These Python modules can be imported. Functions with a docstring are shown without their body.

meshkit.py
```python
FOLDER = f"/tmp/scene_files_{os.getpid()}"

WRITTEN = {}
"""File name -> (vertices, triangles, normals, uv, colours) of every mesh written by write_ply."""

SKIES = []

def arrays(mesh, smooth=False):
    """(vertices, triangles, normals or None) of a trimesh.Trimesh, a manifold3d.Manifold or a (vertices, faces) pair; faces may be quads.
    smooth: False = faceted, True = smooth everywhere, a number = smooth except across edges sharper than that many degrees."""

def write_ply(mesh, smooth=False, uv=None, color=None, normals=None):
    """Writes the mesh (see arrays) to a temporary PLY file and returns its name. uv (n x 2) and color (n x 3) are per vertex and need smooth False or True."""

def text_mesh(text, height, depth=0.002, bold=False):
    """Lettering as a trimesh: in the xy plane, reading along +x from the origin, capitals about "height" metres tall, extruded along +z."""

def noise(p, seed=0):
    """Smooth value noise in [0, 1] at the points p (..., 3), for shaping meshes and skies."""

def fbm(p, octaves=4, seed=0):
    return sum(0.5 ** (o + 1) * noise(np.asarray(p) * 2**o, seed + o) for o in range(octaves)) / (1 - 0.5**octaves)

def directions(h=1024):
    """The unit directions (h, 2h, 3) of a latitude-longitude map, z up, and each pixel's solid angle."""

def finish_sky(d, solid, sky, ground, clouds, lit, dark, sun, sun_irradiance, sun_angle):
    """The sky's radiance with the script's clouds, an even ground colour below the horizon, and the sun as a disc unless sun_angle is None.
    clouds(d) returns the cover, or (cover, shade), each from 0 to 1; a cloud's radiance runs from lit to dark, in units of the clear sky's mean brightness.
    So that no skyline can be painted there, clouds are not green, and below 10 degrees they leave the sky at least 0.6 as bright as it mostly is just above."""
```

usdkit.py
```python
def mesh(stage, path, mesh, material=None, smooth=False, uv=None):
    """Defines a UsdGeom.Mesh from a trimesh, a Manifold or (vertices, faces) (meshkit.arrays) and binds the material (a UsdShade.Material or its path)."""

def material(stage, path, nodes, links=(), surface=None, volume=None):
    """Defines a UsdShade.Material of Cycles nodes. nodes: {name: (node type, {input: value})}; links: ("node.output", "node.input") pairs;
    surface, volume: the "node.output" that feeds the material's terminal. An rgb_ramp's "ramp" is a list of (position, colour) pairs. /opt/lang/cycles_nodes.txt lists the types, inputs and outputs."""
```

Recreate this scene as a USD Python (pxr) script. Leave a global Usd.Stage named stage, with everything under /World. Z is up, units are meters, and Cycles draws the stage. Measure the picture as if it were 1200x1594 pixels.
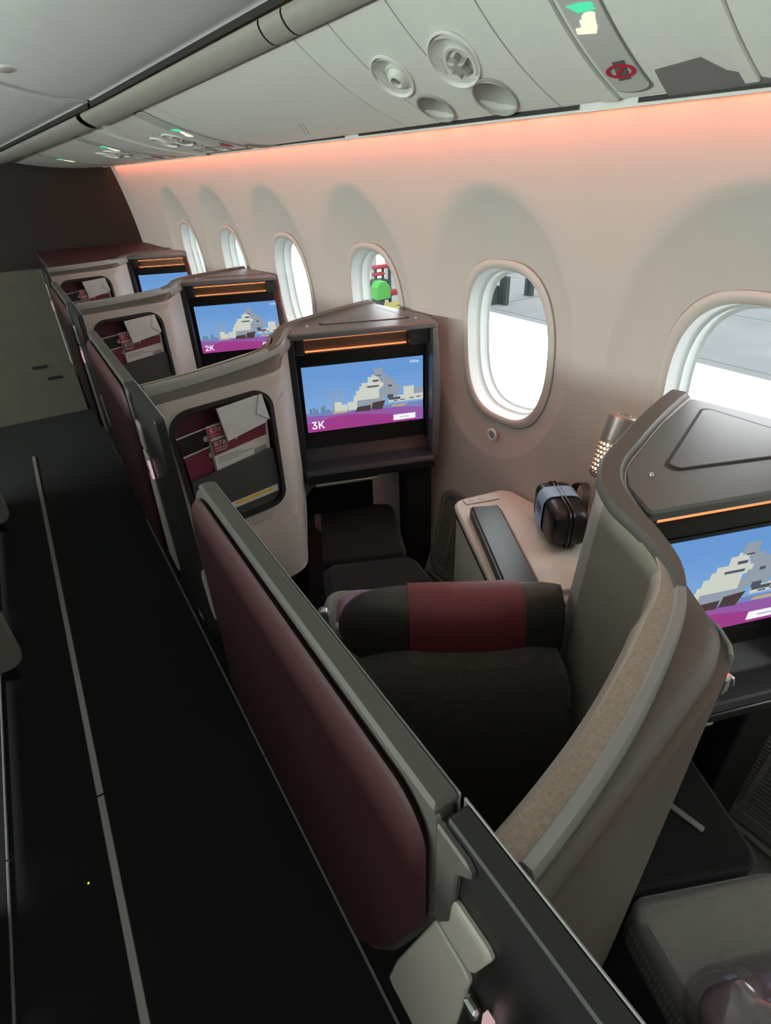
import math, random
import shapely.affinity
import numpy as np, trimesh, shapely, manifold3d
from shapely.geometry import Polygon, Point, box as sbox
import usdkit, meshkit
from pxr import Usd, UsdGeom, UsdLux, UsdShade, Gf, Sdf
random.seed(7); rng = np.random.default_rng(7)
stage = Usd.Stage.CreateInMemory()
UsdGeom.SetStageUpAxis(stage, UsdGeom.Tokens.z); UsdGeom.SetStageMetersPerUnit(stage, 1.0)
UsdGeom.Xform.Define(stage, '/World'); UsdGeom.Scope.Define(stage, '/World/Looks')

# ------------------------------------------------------------------ camera
F_PX = 855.59
CAM_R = [[0.8439224, -0.3085459, 0.4388557], [-0.5353367, -0.431325, 0.7262047], [-0.034778, -0.8477961, -0.5291808]]
cam = UsdGeom.Camera.Define(stage, '/World/camera')
right = [r[0] for r in CAM_R]; up = [-r[1] for r in CAM_R]; back = [-r[2] for r in CAM_R]
cam.AddTransformOp().Set(Gf.Matrix4d(*right, 0, *up, 0, *back, 0, 0, 0, 1.65, 1))
cam.CreateHorizontalApertureAttr(36.0); cam.CreateVerticalApertureAttr(36.0 * 1594 / 1200)
cam.CreateFocalLengthAttr(36.0 * F_PX / 1200); cam.CreateClippingRangeAttr(Gf.Vec2f(0.01, 500))
cam.CreateExposureAttr(0.0)

# ------------------------------------------------------------------ sky and cabin lamps
SKY = 1.55
sky = UsdLux.DomeLight.Define(stage, '/World/sky')
sky.CreateColorAttr(Gf.Vec3f(0.93, 0.98, 1.0)); sky.CreateIntensityAttr(SKY)
CABIN = 25.0      # unseen wash light on the far side wall, lights the overhead panels
COVE = 26.0      # coral mood light over the windows

# ------------------------------------------------------------------ materials
MAT = {}
def mat(name, color, rough=0.5, metal=0.0, spec=0.5, noise=0.0, scale=40.0, bump=0.0, bscale=None, emit=None, strength=0.0, coat=0.0, sheen=0.0):
    nodes = {'p': ('principled_bsdf', {'base_color': color, 'roughness': rough, 'metallic': metal, 'specular_ior_level': spec})}
    if coat: nodes['p'][1]['coat_weight'] = coat
    if spec != 0.5: nodes['p'][1]['specular_ior_level'] = spec
    if sheen: nodes['p'][1]['sheen_weight'] = sheen
    if emit is not None: nodes['p'][1].update({'emission_color': emit, 'emission_strength': strength})
    links = []
    if noise or bump:
        nodes['t'] = ('texture_coordinate', {})
    if noise:
        nodes['n'] = ('noise_texture', {'scale': scale, 'detail': 4.0})
        nodes['r'] = ('rgb_ramp', {'ramp': [(0.3, tuple(c * (1 - noise) for c in color)), (0.7, tuple(min(1, c * (1 + noise)) for c in color))]})
        links += [('t.object', 'n.vector'), ('n.fac', 'r.fac'), ('r.color', 'p.base_color')]
    if bump:
        nodes['nb'] = ('noise_texture', {'scale': bscale or scale, 'detail': 3.0})
        nodes['b'] = ('bump', {'strength': bump, 'distance': 0.002})
        links += [('t.object', 'nb.vector'), ('nb.fac', 'b.height'), ('b.normal', 'p.normal')]
    MAT[name] = usdkit.material(stage, '/World/Looks/' + name, nodes, links, surface='p.BSDF')
    return MAT[name]
def fabric(name, color, dark, sx, sy, sz, bump=0.6, sheen=0.3, rough=0.9):
    """woven cloth: two crossed sine waves on the object's own coordinates"""
    nodes = {'t': ('texture_coordinate', {}), 'm': ('mapping', {'scale': (sx, sy, sz)}),
             'w': ('wave_texture', {'scale': 1.0, 'bands_direction': 'x', 'distortion': 0.4, 'detail': 1.0}),
             'w2': ('wave_texture', {'scale': 1.0, 'bands_direction': 'z', 'distortion': 0.4, 'detail': 1.0}),
             'x': ('math', {'math_type': 'multiply'}),
             'r': ('rgb_ramp', {'ramp': [(0.0, dark), (1.0, color)]}),
             'b': ('bump', {'strength': bump, 'distance': 0.0015}),
             'p': ('principled_bsdf', {'roughness': rough, 'specular_ior_level': 0.2, 'sheen_weight': sheen})}
    links = [('t.object', 'm.vector'), ('m.vector', 'w.vector'), ('m.vector', 'w2.vector'), ('w.fac', 'x.value1'), ('w2.fac', 'x.value2'),
             ('x.value', 'r.fac'), ('r.color', 'p.base_color'), ('x.value', 'b.height'), ('b.normal', 'p.normal')]
    MAT[name] = usdkit.material(stage, '/World/Looks/' + name, nodes, links, surface='p.BSDF')
def glow(name, color, strength):
    MAT[name] = usdkit.material(stage, '/World/Looks/' + name, {'e': ('emission', {'color': color, 'strength': strength})}, surface='e.emission')

mat('liner', (0.57, 0.52, 0.48), 0.55, noise=0.02, scale=300, bump=0.05)
mat('service_plastic', (0.72, 0.745, 0.70), 0.42, noise=0.015, scale=60)
mat('reveal_white', (0.52, 0.545, 0.53), 0.4)
mat('service_rail', (0.33, 0.325, 0.29), 0.5)
mat('bin_plastic', (0.83, 0.87, 0.85), 0.5, noise=0.012, scale=6)
mat('white_plastic', (0.82, 0.83, 0.81), 0.35)
mat('dark_gap', (0.012, 0.012, 0.012), 0.6)
mat('bulkhead_brown', (0.021, 0.0125, 0.0105), 0.6, noise=0.12, scale=30)
mat('bulkhead_grey', (0.115, 0.105, 0.082), 0.6, noise=0.08, scale=12)
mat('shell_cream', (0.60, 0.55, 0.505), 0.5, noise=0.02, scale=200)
mat('shell_cream_shaded', (0.145, 0.115, 0.098), 0.5, noise=0.08, scale=20, bump=0.1, bscale=200)  # cream shell panel with its shade painted in as brown
mat('shell_taupe', (0.30, 0.265, 0.222), 0.6, noise=0.05, scale=60)
mat('shell_pale', (0.50, 0.455, 0.44), 0.5)
mat('rail_bronze', (0.125, 0.12, 0.107), 0.48, 0.2)
mat('rail_silver', (0.34, 0.34, 0.33), 0.5, 0.25)
mat('console_bronze', (0.17, 0.173, 0.177), 0.36, 0.4)
mat('charcoal', (0.022, 0.022, 0.022), 0.42)
mat('charcoal_gloss', (0.016, 0.017, 0.017), 0.22)
mat('black_soft', (0.008, 0.008, 0.008), 0.7)
mat('tan_fabric', (0.40, 0.31, 0.25), 0.95, noise=0.15, scale=250, bump=0.5, bscale=300, sheen=0.3)
mat('maroon_pad', (0.058, 0.015, 0.019), 0.6, noise=0.06, scale=90, bump=0.1, bscale=400)
mat('maroon_leather', (0.20, 0.03, 0.042), 0.5, noise=0.1, scale=60, bump=0.12, bscale=250)
mat('maroon_card', (0.20, 0.03, 0.06), 0.5)
mat('maroon_liner', (0.10, 0.018, 0.035), 0.7)
mat('dark_leather', (0.045, 0.040, 0.033), 0.42, noise=0.1, scale=80, bump=0.15, bscale=220)
fabric('woven_brown', (0.15, 0.12, 0.098), (0.04, 0.032, 0.026), 140, 140, 140)
fabric('ottoman_black', (0.024, 0.024, 0.024), (0.010, 0.010, 0.010), 160, 160, 160)
fabric('ribbed_lit_grey', (0.55, 0.53, 0.48), (0.24, 0.23, 0.21), 150, 10, 10)  # same dark seat cloth, window light painted in as a paler grey
mat('carpet', (0.016, 0.0175, 0.0175), 0.95, noise=0.35, scale=220, bump=0.4, bscale=260)
mat('aluminium', (0.48, 0.48, 0.45), 0.4, 0.7)
mat('chrome', (0.62, 0.64, 0.65), 0.2, 0.9)
mat('base_panel', (0.02, 0.017, 0.016), 0.5)
mat('paper', (0.72, 0.72, 0.73), 0.8, noise=0.05, scale=30, bump=0.5, bscale=40)
mat('card_white', (0.70, 0.70, 0.66), 0.5)
mat('card_red', (0.55, 0.04, 0.10), 0.5)
mat('print_pale', (0.75, 0.66, 0.66), 0.6)
mat('print_grey', (0.32, 0.31, 0.30), 0.6)
mat('print_dark', (0.12, 0.12, 0.12), 0.6)
mat('pocket_flap', (0.065, 0.069, 0.071), 0.55, noise=0.05, scale=40)
mat('sticker_yellow', (0.85, 0.58, 0.04), 0.5)
mat('sign_plate', (0.50, 0.52, 0.50), 0.3)
mat('sign_grey', (0.13, 0.12, 0.12), 0.5)
mat('sign_red', (0.50, 0.02, 0.045), 0.5)
mat('shade_grey', (0.20, 0.20, 0.195), 0.5)
mat('vent_grey', (0.36, 0.37, 0.35), 0.4)
mat('grille_grey', (0.21, 0.21, 0.19), 0.5)
mat('console_cream', (0.72, 0.67, 0.59), 0.5, noise=0.03, scale=50)
mat('console_black', (0.03, 0.034, 0.035), 0.32)
mat('lamp_metal', (0.36, 0.32, 0.29), 0.35, 0.6)
mat('kit_black', (0.012, 0.012, 0.012), 0.35, bump=0.2, bscale=120)
mat('kit_strap', (0.055, 0.045, 0.038), 0.5)
mat('band_blue', (0.36, 0.55, 0.80), 0.55)
mat('band_print', (0.08, 0.14, 0.36), 0.55)
mat('pillow_beige', (0.38, 0.35, 0.33), 0.9)
mat('pillow_pink', (0.42, 0.24, 0.36), 0.7, noise=0.12, scale=25, bump=0.5, bscale=30)
mat('blanket_mauve', (0.22, 0.15, 0.17), 0.85, noise=0.3, scale=35, bump=0.6, bscale=30)
glow('led_amber', (1.0, 0.33, 0.12), 1.3)
mat('niche_copper', (0.20, 0.125, 0.085), 0.35, 0.4)
glow('led_coral', (1.0, 0.20, 0.10), COVE)
glow('unseen_wash', (0.92, 1.0, 0.93), CABIN)
glow('lamp_glow', (1.0, 0.55, 0.22), 5.0)
glow('sign_green', (0.10, 0.85, 0.45), 1.0)
glow('sign_white', (1.0, 0.93, 0.70), 1.1)
glow('button_white', (0.85, 0.9, 1.0), 0.9)
glow('button_blue', (0.1, 0.4, 1.0), 1.0)
glow('placard_pink', (1.0, 0.68, 0.68), 0.55)
glow('exit_dot', (0.75, 0.9, 0.1), 1.2)
# screen picture: flat print that gives off its own light
def screen_sky():
    nodes = {'t': ('texture_coordinate', {}), 's': ('separate_xyz', {}), 'm': ('map_range', {'from_min': 0.87, 'from_max': 1.10}),
             'n': ('noise_texture', {'scale': 9.0, 'detail': 3.0}), 'x': ('math', {'math_type': 'multiply_add', 'value2': 0.35}),
             'r': ('rgb_ramp', {'ramp': [(0.0, (0.34, 0.50, 0.78)), (0.55, (0.24, 0.45, 0.82)), (1.2, (0.13, 0.34, 0.74))]}),
             'e': ('emission', {'strength': 0.85})}
    links = [('t.object', 's.vector'), ('s.z', 'm.value'), ('t.object', 'n.vector'), ('n.fac', 'x.value1'), ('m.result', 'x.value3'), ('x.value', 'r.fac'), ('r.color', 'e.color')]
    MAT['screen_sky'] = usdkit.material(stage, '/World/Looks/screen_sky', nodes, links, surface='e.emission')
screen_sky()
for n, c, s in [('screen_water', (0.22, 0.30, 0.62), .8), ('screen_purple', (0.40, 0.055, 0.29), .85), ('screen_violet', (0.36, 0.13, 0.46), .8), ('screen_stone', (0.72, 0.74, 0.66), .85),
                ('screen_shade', (0.36, 0.42, 0.50), .8), ('screen_dark', (0.10, 0.12, 0.16), .8), ('screen_white', (0.92, 0.93, 0.98), 1.0),
                ('screen_haze', (0.17, 0.28, 0.45), .8), ('screen_hull', (0.09, 0.06, 0.06), .8), ('screen_sand', (0.62, 0.48, 0.30), .8)]:
    glow(n, c, s)
MAT['pane'] = usdkit.material(stage, '/World/Looks/pane', {'lw': ('layer_weight', {'blend': 0.12}), 'f': ('math', {'math_type': 'multiply', 'value2': 0.30}), 'tr': ('transparent_bsdf', {'color': (0.97, 0.99, 0.985)}), 'g': ('glossy_bsdf', {'roughness': 0.02}),
    'm': ('mix_closure', {})}, [('lw.facing', 'f.value1'), ('f.value', 'm.fac'), ('tr.BSDF', 'm.closure1'), ('g.BSDF', 'm.closure2')], surface='m.closure')
MAT['plastic_film'] = usdkit.material(stage, '/World/Looks/plastic_film', {'tr': ('transparent_bsdf', {'color': (0.93, 0.92, 0.94)}), 'g': ('glossy_bsdf', {'roughness': 0.12}), 'm': ('mix_closure', {'fac': 0.16})},
    [('tr.BSDF', 'm.closure1'), ('g.BSDF', 'm.closure2')], surface='m.closure')
mat('apron', (0.118, 0.122, 0.124), 0.95, spec=0.02, noise=0.10, scale=0.5)
mat('apron_line', (0.085, 0.088, 0.090), 0.95, spec=0.02)
mat('truck_white', (0.86, 0.86, 0.86), 0.6, spec=0.1)
mat('truck_grey', (0.24, 0.255, 0.25), 0.8, spec=0.05)
mat('steel_grey', (0.036, 0.045, 0.046), 0.8, spec=0.05)
mat('machine_green', (0.05, 0.19, 0.042), 0.8, spec=0.05)
mat('machine_red', (0.18, 0.032, 0.036), 0.8, spec=0.05)
mat('barrier_yellow', (0.18, 0.155, 0.045), 0.8, spec=0.05)

# ------------------------------------------------------------------ naming and tagging
USED = {}
def numbered(parent, name):
    k = (parent, name); n = USED.get(k, 0); USED[k] = n + 1
    return name if n == 0 else f'{name}_{n:03d}'
def tag(prim, label=None, cat=None, group=None, kind=None):
    for k, v in (('label', label), ('category', cat), ('group', group), ('kind', kind)):
        if v: prim.SetCustomDataByKey(k, v)
def path_of(p): return '/World' if p is None else (p if isinstance(p, str) else str(p.GetPath()))
def obj(name, m, material, parent=None, smooth=35, label=None, cat=None, group=None, kind=None):
    pp = path_of(parent)
    pr = usdkit.mesh(stage, pp + '/' + numbered(pp, name), m, MAT[material], smooth=smooth).GetPrim()
    tag(pr, label, cat, group, kind)
    return pr
def thing(name, label, cat, group=None, kind=None, loc=(0, 0, 0), rotz=0.0):
    x = UsdGeom.Xform.Define(stage, '/World/' + numbered('/World', name)); x.AddTranslateOp().Set(Gf.Vec3d(*loc))
    if rotz: x.AddRotateZOp().Set(rotz)
    tag(x.GetPrim(), label, cat, group, kind)
    return x.GetPrim()
def dup(src, loc, label, group=None, rotz=0.0):
    was = src.GetCustomData()
    r = thing(str(src.GetName()), label, was['category'], group or was.get('group'), was.get('kind'), loc, rotz)
    r.GetReferences().AddInternalReference(src.GetPath()); r.SetInstanceable(True)
    return r

# ------------------------------------------------------------------ shape helpers
def cat_(*ms):
    flat = []
    for m in ms: flat += m if isinstance(m, (list, tuple)) else [m]
    return trimesh.util.concatenate(flat)
def tm(v, f):
    v = np.asarray(v, float); f = np.asarray(f, int)
    if f.shape[1] == 4: f = np.vstack([f[:, [0, 1, 2]], f[:, [0, 2, 3]]])
    return trimesh.Trimesh(v, f, process=False)
def fix(m):
    m.merge_vertices(); trimesh.repair.fix_normals(m); return m
def grid(P, wrap_u=False, wrap_v=False):
    P = np.asarray(P, float); n, k = P.shape[:2]
    i, j = np.meshgrid(np.arange(n if wrap_u else n - 1), np.arange(k if wrap_v else k - 1), indexing='ij')
    a = i * k + j; b = ((i + 1) % n) * k + j; c = ((i + 1) % n) * k + (j + 1) % k; d = i * k + (j + 1) % k
    return tm(P.reshape(-1, 3), np.stack([a, b, c, d], -1).reshape(-1, 4))
def frame(o, x, z=(0, 0, 1)):
    x = np.array(x, float); x /= np.linalg.norm(x); z = np.array(z, float); z = z - (z @ x) * x; z /= np.linalg.norm(z); y = np.cross(z, x)
    M = np.eye(4); M[:3, 0], M[:3, 1], M[:3, 2], M[:3, 3] = x, y, z, o
    return M
def tr(m, M):
    m = m.copy(); m.apply_transform(M); return m
def mv(m, x=0, y=0, z=0):
    m = m.copy(); m.apply_translation((x, y, z)); return m
def rpoly(pts, r, seg=5):
    """polygon with rounded corners; r a number or one per corner"""
    pts = np.asarray(pts, float); n = len(pts); rs = np.broadcast_to(r, n); out = []
    for i in range(n):
        p, a, b = pts[i], pts[i - 1] - pts[i], pts[(i + 1) % n] - pts[i]
        la, lb = np.linalg.norm(a), np.linalg.norm(b); a, b = a / la, b / lb
        if rs[i] <= 0: out.append(p); continue
        ang = math.acos(np.clip(a @ b, -1, 1)); t = min(rs[i] / math.tan(ang / 2), 0.48 * la, 0.48 * lb); rr = t * math.tan(ang / 2)
        c = p + (a + b) / np.linalg.norm(a + b) * rr / math.sin(ang / 2)
        s, e = p + a * t - c, p + b * t - c
        for k in range(seg + 1):
            w = k / seg; v = s * (1 - w) + e * w; out.append(c + v / max(1e-9, np.linalg.norm(v)) * rr)
    return np.array(out)
def prism(pts, z0, z1, b=0.0):
    """extruded outline with a chamfer b on both ends"""
    pts = np.asarray(pts, float)
    if Polygon(pts).exterior.is_ccw is False: pts = pts[::-1]
    keep = np.linalg.norm(pts - np.roll(pts, 1, 0), axis=1) > 1e-6; pts = pts[keep]; n = len(pts)
    e = np.roll(pts, -1, 0) - pts; e /= np.linalg.norm(e, axis=1, keepdims=True); nr = np.stack([e[:, 1], -e[:, 0]], 1)
    m = nr + np.roll(nr, 1, 0); m /= np.maximum(np.sum(m * nr, 1, keepdims=True), 0.35)
    ins = pts - m * b
    rings = [(ins, z0), (pts, z0 + b), (pts, z1 - b), (ins, z1)] if b else [(pts, z0), (pts, z1)]
    V = np.vstack([np.column_stack([p, np.full(n, z)]) for p, z in rings]); F = []
    for r in range(len(rings) - 1):
        for i in range(n):
            j = (i + 1) % n; F += [[r * n + i, r * n + j, (r + 1) * n + j], [r * n + i, (r + 1) * n + j, (r + 1) * n + i]]
    import mapbox_earcut as me
    base = rings[0][0]
    T = me.triangulate_float64(base.astype(np.float64), np.array([n], np.uint32)).reshape(-1, 3).astype(int)
    for t in T:
        A = np.cross(base[t[1]] - base[t[0]], base[t[2]] - base[t[0]])
        t = t if A > 0 else t[::-1]
        F.append(list(t[::-1])); F.append([x + (len(rings) - 1) * n for x in t])
    return tm(V, F)
def bxm(x0, x1, y0, y1, z0, z1, b=0.003):
    b = min(b, 0.45 * min(x1 - x0, y1 - y0, z1 - z0))
    return prism([(x0 , y0), (x1, y0), (x1, y1), (x0, y1)] if b <= 0 else rpoly([(x0, y0), (x1, y0), (x1, y1), (x0, y1)], b, 2), z0, z1, b)
# planes: XY prism drawn upright.  up2(): local (x, z, depth y)
def upright(pts, y0, y1, b=0.0):
    m = prism(pts, y0, y1, b); v = m.vertices; m.vertices = np.column_stack([v[:, 0], v[:, 2], v[:, 1]]); m.invert(); return m
def sideways(pts, x0, x1, b=0.0):
    """outline in (y, z), extruded along x"""
    m = prism(pts, x0, x1, b); v = m.vertices; m.vertices = np.column_stack([v[:, 2], v[:, 0], v[:, 1]]); return m
def shell2d(outer, holes, y0, y1):
    """upright plate with holes, local (x, y depth, z)"""
    poly = Polygon(outer, holes); m = trimesh.creation.extrude_polygon(poly, y1 - y0, engine='earcut')
    v = m.vertices; m = tm(np.column_stack([v[:, 0], v[:, 2] + y0, v[:, 1]]), m.faces); m.invert(); return m
def lathe(prof, n=40, axis_o=(0, 0, 0), axis=(0, 0, 1)):
    prof = np.asarray(prof, float); a = np.linspace(0, 2 * np.pi, n, endpoint=False)
    P = np.stack([np.outer(np.cos(a), prof[:, 0]), np.outer(np.sin(a), prof[:, 0]), np.tile(prof[:, 1], (n, 1))], -1)
    m = fix(grid(P, wrap_u=True))
    x = (1, 0, 0) if abs(axis[0]) < 0.9 else (0, 1, 0)
    ax = np.array(axis, float); ax /= np.linalg.norm(ax); x = np.array(x) - (np.array(x) @ ax) * ax
    return tr(m, frame(axis_o, x, ax))
def tube(pts, r, n=10, closed=False):
    pts = np.asarray(pts, float); k = len(pts); rs = np.broadcast_to(r, k)
    t = np.gradient(pts, axis=0) if not closed else np.roll(pts, -1, 0) - np.roll(pts, 1, 0)
    t /= np.linalg.norm(t, axis=1, keepdims=True); a = np.linspace(0, 2 * np.pi, n, endpoint=False)
    ref = np.array([0, 0, 1.0]) if abs(t[0, 2]) < 0.9 else np.array([1.0, 0, 0]); R = []
    for i in range(k):
        u = ref - (ref @ t[i]) * t[i]; u /= np.linalg.norm(u); v = np.cross(t[i], u); ref = u
        R.append(pts[i] + rs[i] * (np.cos(a)[:, None] * u + np.sin(a)[:, None] * v))
    m = grid(np.array(R), wrap_u=closed, wrap_v=True)
    if not closed:
        V = np.vstack([m.vertices, pts[:1], pts[-1:]]); F = list(m.faces); c0, c1 = len(V) - 2, len(V) - 1
        for j in range(n): F += [[c0, (j + 1) % n, j], [c1, (k - 1) * n + j, (k - 1) * n + (j + 1) % n]]
        m = tm(V, F)
    return fix(m)
def superell(hx, hy, hz, e=0.4, e2=None, nu=40, nv=24):
    e2 = e2 or e; u = np.linspace(-np.pi, np.pi, nu, endpoint=False); v = np.linspace(-np.pi / 2, np.pi / 2, nv)
    p = lambda x, k: np.sign(x) * np.abs(x) ** k
    U, V = np.meshgrid(u, v, indexing='ij')
    P = np.stack([hx * p(np.cos(V), e2) * p(np.cos(U), e), hy * p(np.cos(V), e2) * p(np.sin(U), e), hz * p(np.sin(V), e2)], -1)
    return fix(grid(P, wrap_u=True))
def section_sweep(xs, hy, hz, cy, cz, e=0.5, n=28, caps=True):
    """rounded-rectangle sections along x with half sizes hy(x), hz(x) centred at cy(x), cz(x)"""
    a = np.linspace(0, 2 * np.pi, n, endpoint=False); p = lambda x: np.sign(x) * np.abs(x) ** e; P = []
    for x in xs: P.append(np.column_stack([np.full(n, x), cy(x) + hy(x) * p(np.cos(a)), cz(x) + hz(x) * p(np.sin(a))]))
    m = grid(np.array(P), wrap_v=True)
    if caps:
        k = len(xs); V = np.vstack([m.vertices, P[0].mean(0)[None], P[-1].mean(0)[None]]); F = list(m.faces)
        for j in range(n): F += [[len(V) - 2, (j + 1) % n, j], [len(V) - 1, (k - 1) * n + j, (k - 1) * n + (j + 1) % n]]
        m = tm(V, F)
    return fix(m)
def plan_curve(pts, n=60):
    """smooth curve through plan points"""
    from scipy.interpolate import PchipInterpolator
    pts = np.asarray(pts, float); s = np.r_[0, np.cumsum(np.linalg.norm(np.diff(pts, axis=0), axis=1))]
    t = np.linspace(0, s[-1], n); return np.column_stack([PchipInterpolator(s, pts[:, 0])(t), PchipInterpolator(s, pts[:, 1])(t)])
def offset_curve(c, d):
    """to the left of travel by d"""
    t = np.gradient(c, axis=0); t /= np.linalg.norm(t, axis=1, keepdims=True); return c + d * np.column_stack([-t[:, 1], t[:, 0]])
def band(Lp, Rp, prof):
    """solid swept along a pair of plan curves; prof: closed list of (w, z), w 0 at Lp .. 1 at Rp"""
    Lp, Rp = np.asarray(Lp), np.asarray(Rp); P = []
    for w, z in prof: P.append(np.column_stack([Lp * (1 - w) + Rp * w, np.full(len(Lp), z)]))
    P = np.array(P).transpose(1, 0, 2); m = grid(P, wrap_v=True); n, k = P.shape[:2]
    V = np.vstack([m.vertices, P[0].mean(0)[None], P[-1].mean(0)[None]]); F = list(m.faces)
    for j in range(k): F += [[n * k, j, (j + 1) % k], [n * k + 1, (n - 1) * k + (j + 1) % k, (n - 1) * k + j]]
    return fix(tm(V, F))
def text(s, h, depth=0.0006, bold=False, centre=False):
    m = meshkit.text_mesh(s, h, depth, bold); m = tm(m.vertices, m.faces)
    if centre: m.apply_translation((-(m.bounds[0][0] + m.bounds[1][0]) / 2, -h / 2, 0))
    return m
def text_up(s, h, x, y, z, depth=0.0006, bold=False):
    """lettering standing in the local xz plane, facing -y"""
    m = text(s, h, depth, bold); v = m.vertices.copy(); m.vertices = np.column_stack([v[:, 0] + x, y - v[:, 2], v[:, 1] + z]); return m
def flat_up(pts, y, th=0.0006):
    return upright(np.asarray(pts, float), y - th, y)

# ================================================================== THE CABIN SHELL
def Xw(y, z): return 1.277 - (np.asarray(z) - .95) ** 2 / 5.5 - .06 * np.asarray(y)
WTOP, YB, YR = 1.755, 5.15, -2.6
WC = [.59 + .693 * n for n in range(-2, 6)]            # window centres along the cabin
ZC, HA, HB = 1.195, .29, .405
def ell(a, hy, hz, p=2.0):
    c, s = np.cos(a), np.sin(a); r = (np.abs(c / hy) ** p + np.abs(s / hz) ** p) ** (-1 / p); return np.column_stack([r * c, r * s])
H2 = .3465
ANG = np.unique(np.r_[np.linspace(0, 2 * np.pi, 96, endpoint=False), [math.atan2(WTOP - ZC, H2), math.atan2(WTOP - ZC, -H2), math.atan2(-ZC, -H2) + 2 * np.pi, math.atan2(-ZC, H2) + 2 * np.pi]])
def Wp(y, z, d): return np.stack([Xw(y, z) + d, y + 0 * z, z + 0 * y], -1)
wall_parts = []
def dish(r): return .068 * np.clip(1 - r, 0, 1) ** .72
ZO, DY = 1.166, -.021                                   # opening centre, a little low and aft in its dish
FRO = ell(ANG, .197, .256, 2.7) + [DY, ZO - ZC]                        # opening cut in the liner
for yc in WC:
    c, s = np.cos(ANG), np.sin(ANG)
    with np.errstate(divide='ignore'):
        t = np.minimum(H2 / np.abs(c), np.where(s > 0, (WTOP - ZC) / np.abs(s), ZC / np.abs(s)))
    R = np.column_stack([t * c, t * s]); E = ell(ANG, HA, HB, 2.1); P = []
    for w in np.linspace(0, 1, 8): q = R * (1 - w) + E * w; P.append(Wp(yc + q[:, 0], ZC + q[:, 1], 0))
    for w in np.linspace(0, 1, 9)[1:]:
        q = E * (1 - w) + FRO * w; r = np.sqrt((q[:, 0] / HA) ** 2 + (q[:, 1] / HB) ** 2); P.append(Wp(yc + q[:, 0], ZC + q[:, 1], dish(r)))
    m = grid(np.array(P), wrap_v=True); wall_parts.append(m)
for y0, y1 in ((YR, WC[0] - H2), (WC[-1] + H2, YB + .02)):
    zz = np.linspace(0, WTOP, 20); wall_parts.append(grid(np.stack([Wp(np.full(20, y), zz, 0) for y in np.linspace(y0, y1, 4)])))
obj('wall_right', cat_(wall_parts), 'liner', smooth=28, kind='structure', label='pale greige cabin side wall with dished window surrounds', cat='wall')
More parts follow.
